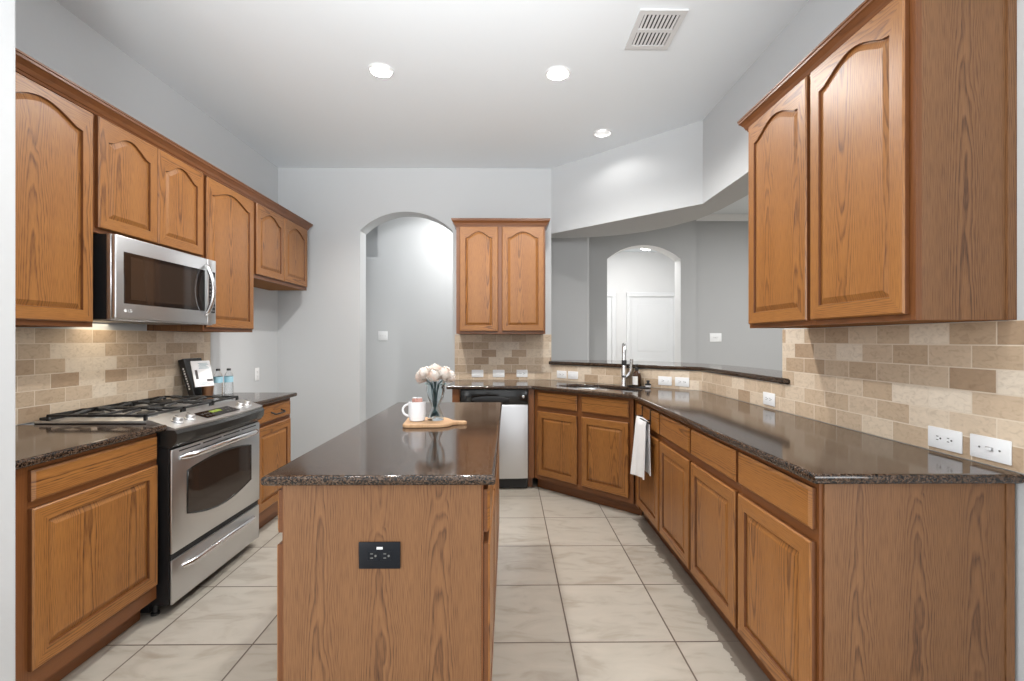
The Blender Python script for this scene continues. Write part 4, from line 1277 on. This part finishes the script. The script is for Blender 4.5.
fl = [(0, 0, 0.236, 'topmost cream flower at the center of the bouquet'), (-0.050, -0.022, 0.222, 'cream flower at the left front of the bouquet'), (0.050, -0.022, 0.222, 'cream flower at the right front of the bouquet'),
      (0.002, -0.052, 0.218, 'cream flower at the front of the bouquet, facing the room'), (-0.072, 0.016, 0.205, 'lowest cream flower on the left edge of the bouquet, above the mug'),
      (0.072, 0.014, 0.205, 'lowest cream flower on the right edge of the bouquet'), (0.004, 0.050, 0.226, 'cream flower at the rear of the bouquet, toward the dishwasher'),
      (-0.046, 0.040, 0.222, 'cream flower at the rear left of the bouquet'), (0.048, 0.038, 0.222, 'cream flower at the rear right of the bouquet')]
for k, (dx, dy, dz, lab) in enumerate(fl):
    dx *= 0.88; dy *= 0.9
    q = thing('flower', (vx - 0.003, vy, vz - 0.004), 0, lab, 'flower', 'cream flowers in the glass vase')
    b2 = bloom_bm(0.036, 10 + k)
    d_ = Vector((dx, dy, 0.08)).normalized(); rot = Vector((0, 0, 1)).rotation_difference(d_).to_matrix()
    bmesh.ops.rotate(b2, cent=(0, 0, 0), matrix=rot, verts=b2.verts); bmesh.ops.translate(b2, verts=b2.verts, vec=(dx, dy, dz))
    make('bloom', b2, 'petal_cream', parent=q, smooth=80)
    a = 2 * math.pi * k / 9
    make('stem', tube(bmesh.new(), [(dx * 0.8, dy * 0.8, dz - 0.03), (dx * 0.3, dy * 0.3, 0.17), (0.007 * math.cos(a), 0.007 * math.sin(a), 0.072), (-0.020 * math.cos(a), -0.020 * math.sin(a), 0.018)], 0.0026, 7), 'stem_green', parent=q, smooth=60)

# ------------------------------------------------------------------ things on the short counter
LB = (-2.265, 3.16)
t = thing('cookbook', (-2.172, 3.135, CT1 + 0.0132), 0, 'thick black cookbook leaning on the tile, its spine toward the room', 'book')
lean = R(-17)


def leaned(bm):
    bmesh.ops.rotate(bm, cent=(0, 0, 0), matrix=Matrix.Rotation(lean, 3, 'Y'), verts=bm.verts); return bm


make('cover', leaned(bx(-0.042, 0.0, 0.0, 0.185, 0.0, 0.268, bev=0.003)), 'book_black', parent=t)
make('pages', leaned(bx(-0.038, -0.004, 0.006, 0.1855, 0.2682, 0.2692)), 'paper_white', parent=t)
mt = Matrix.Rotation(lean, 4, 'Y') @ Matrix.Translation((-0.021, -0.0004, 0.135)) @ RX @ Matrix.Rotation(R(-90), 4, 'Z')
bm = bmesh.new()
for k in range(9): box(bm, -0.026 + (k % 2) * 0.002, -0.016, -0.0006, -0.0001, 0.05 + k * 0.018, 0.062 + k * 0.018)
make('spine_lettering', leaned(bm), 'lettering_white', parent=t)

t = thing('copper_cup', (-2.128, 3.205, CT1 + 0.0006), 0, 'small ribbed copper cup in front of the black cookbook', 'cup')
bm = bmesh.new(); prof = [(0.0, 0.0), (0.027, 0.0), (0.029, 0.004), (0.037, 0.070), (0.0385, 0.074), (0.0355, 0.074), (0.027, 0.010), (0.0, 0.008)]
lathe(bm, prof, 40, cap=False)
for v in bm.verts:
    r = math.hypot(v.co.x, v.co.y)
    if r > 0.028 and 0.003 < v.co.z < 0.072:
        a = math.atan2(v.co.y, v.co.x); k = 1 + 0.03 * math.cos(a * 20); v.co.x *= k; v.co.y *= k
make('cup_body', bm, 'copper', parent=t, smooth=50)
t = thing('recipe_card', (-2.135, 3.090, CT1 + 0.077), 0, 'white printed booklet leaning on the black cookbook above the copper cup', 'booklet')
t.rotation_euler = (0, 0, R(-24))
make('card', leaned(bx(-0.006, 0.0, 0.0, 0.128, 0.0, 0.185)), 'paper_white', parent=t)
bm = bmesh.new()
for k in range(5): box(bm, 0.0001, 0.0006, 0.045 + 0.006 * (k % 2), 0.115 - 0.008 * (k % 3), 0.128 + k * 0.009, 0.132 + k * 0.009)
make('script_lines', leaned(bm), 'ink_teal', parent=t)
bm = bmesh.new(); box(bm, 0.0001, 0.0006, 0.015, 0.032, 0.055, 0.120, bev=0.0001); box(bm, 0.0001, 0.0006, 0.085, 0.125, 0.035, 0.050)
make('printed_picture', leaned(bm), 'ink_dark', parent=t)
bm = bmesh.new()
for k in range(3): box(bm, 0.0001, 0.0006, 0.03, 0.11 - k * 0.01, 0.012 + k * 0.007, 0.014 + k * 0.007)
make('small_print', leaned(bm), 'ink_teal', parent=t)


def water_bottle(loc, label):
    t = thing('water_bottle', loc, 0, label, 'bottle', 'water bottles on the short counter')
    make('bottle_body', lathe(bmesh.new(), [(0.0, 0.002), (0.026, 0.0), (0.029, 0.006), (0.029, 0.05), (0.027, 0.055), (0.029, 0.06), (0.029, 0.125), (0.024, 0.145), (0.013, 0.165), (0.012, 0.172)], 20), 'clear_plastic', parent=t, smooth=40)
    make('label', lathe(bmesh.new(), [(0.0296, 0.085), (0.0296, 0.128)], 20, cap=False), 'label_blue', parent=t, smooth=40)
    make('cap', lathe(bmesh.new(), [(0.014, 0.172), (0.014, 0.186), (0.012, 0.187)], 16), 'slot_dark', parent=t, smooth=40)
    return t


w1 = water_bottle((-2.135, 3.330, CT1 + 0.0006), 'clear water bottle with blue band, nearer the white booklet')
w2 = copy_tree(w1); w2.location = (-2.085, 3.375, CT1 + 0.0006); w2['label'] = 'clear water bottle with blue band, farther from the booklet beside the nook'
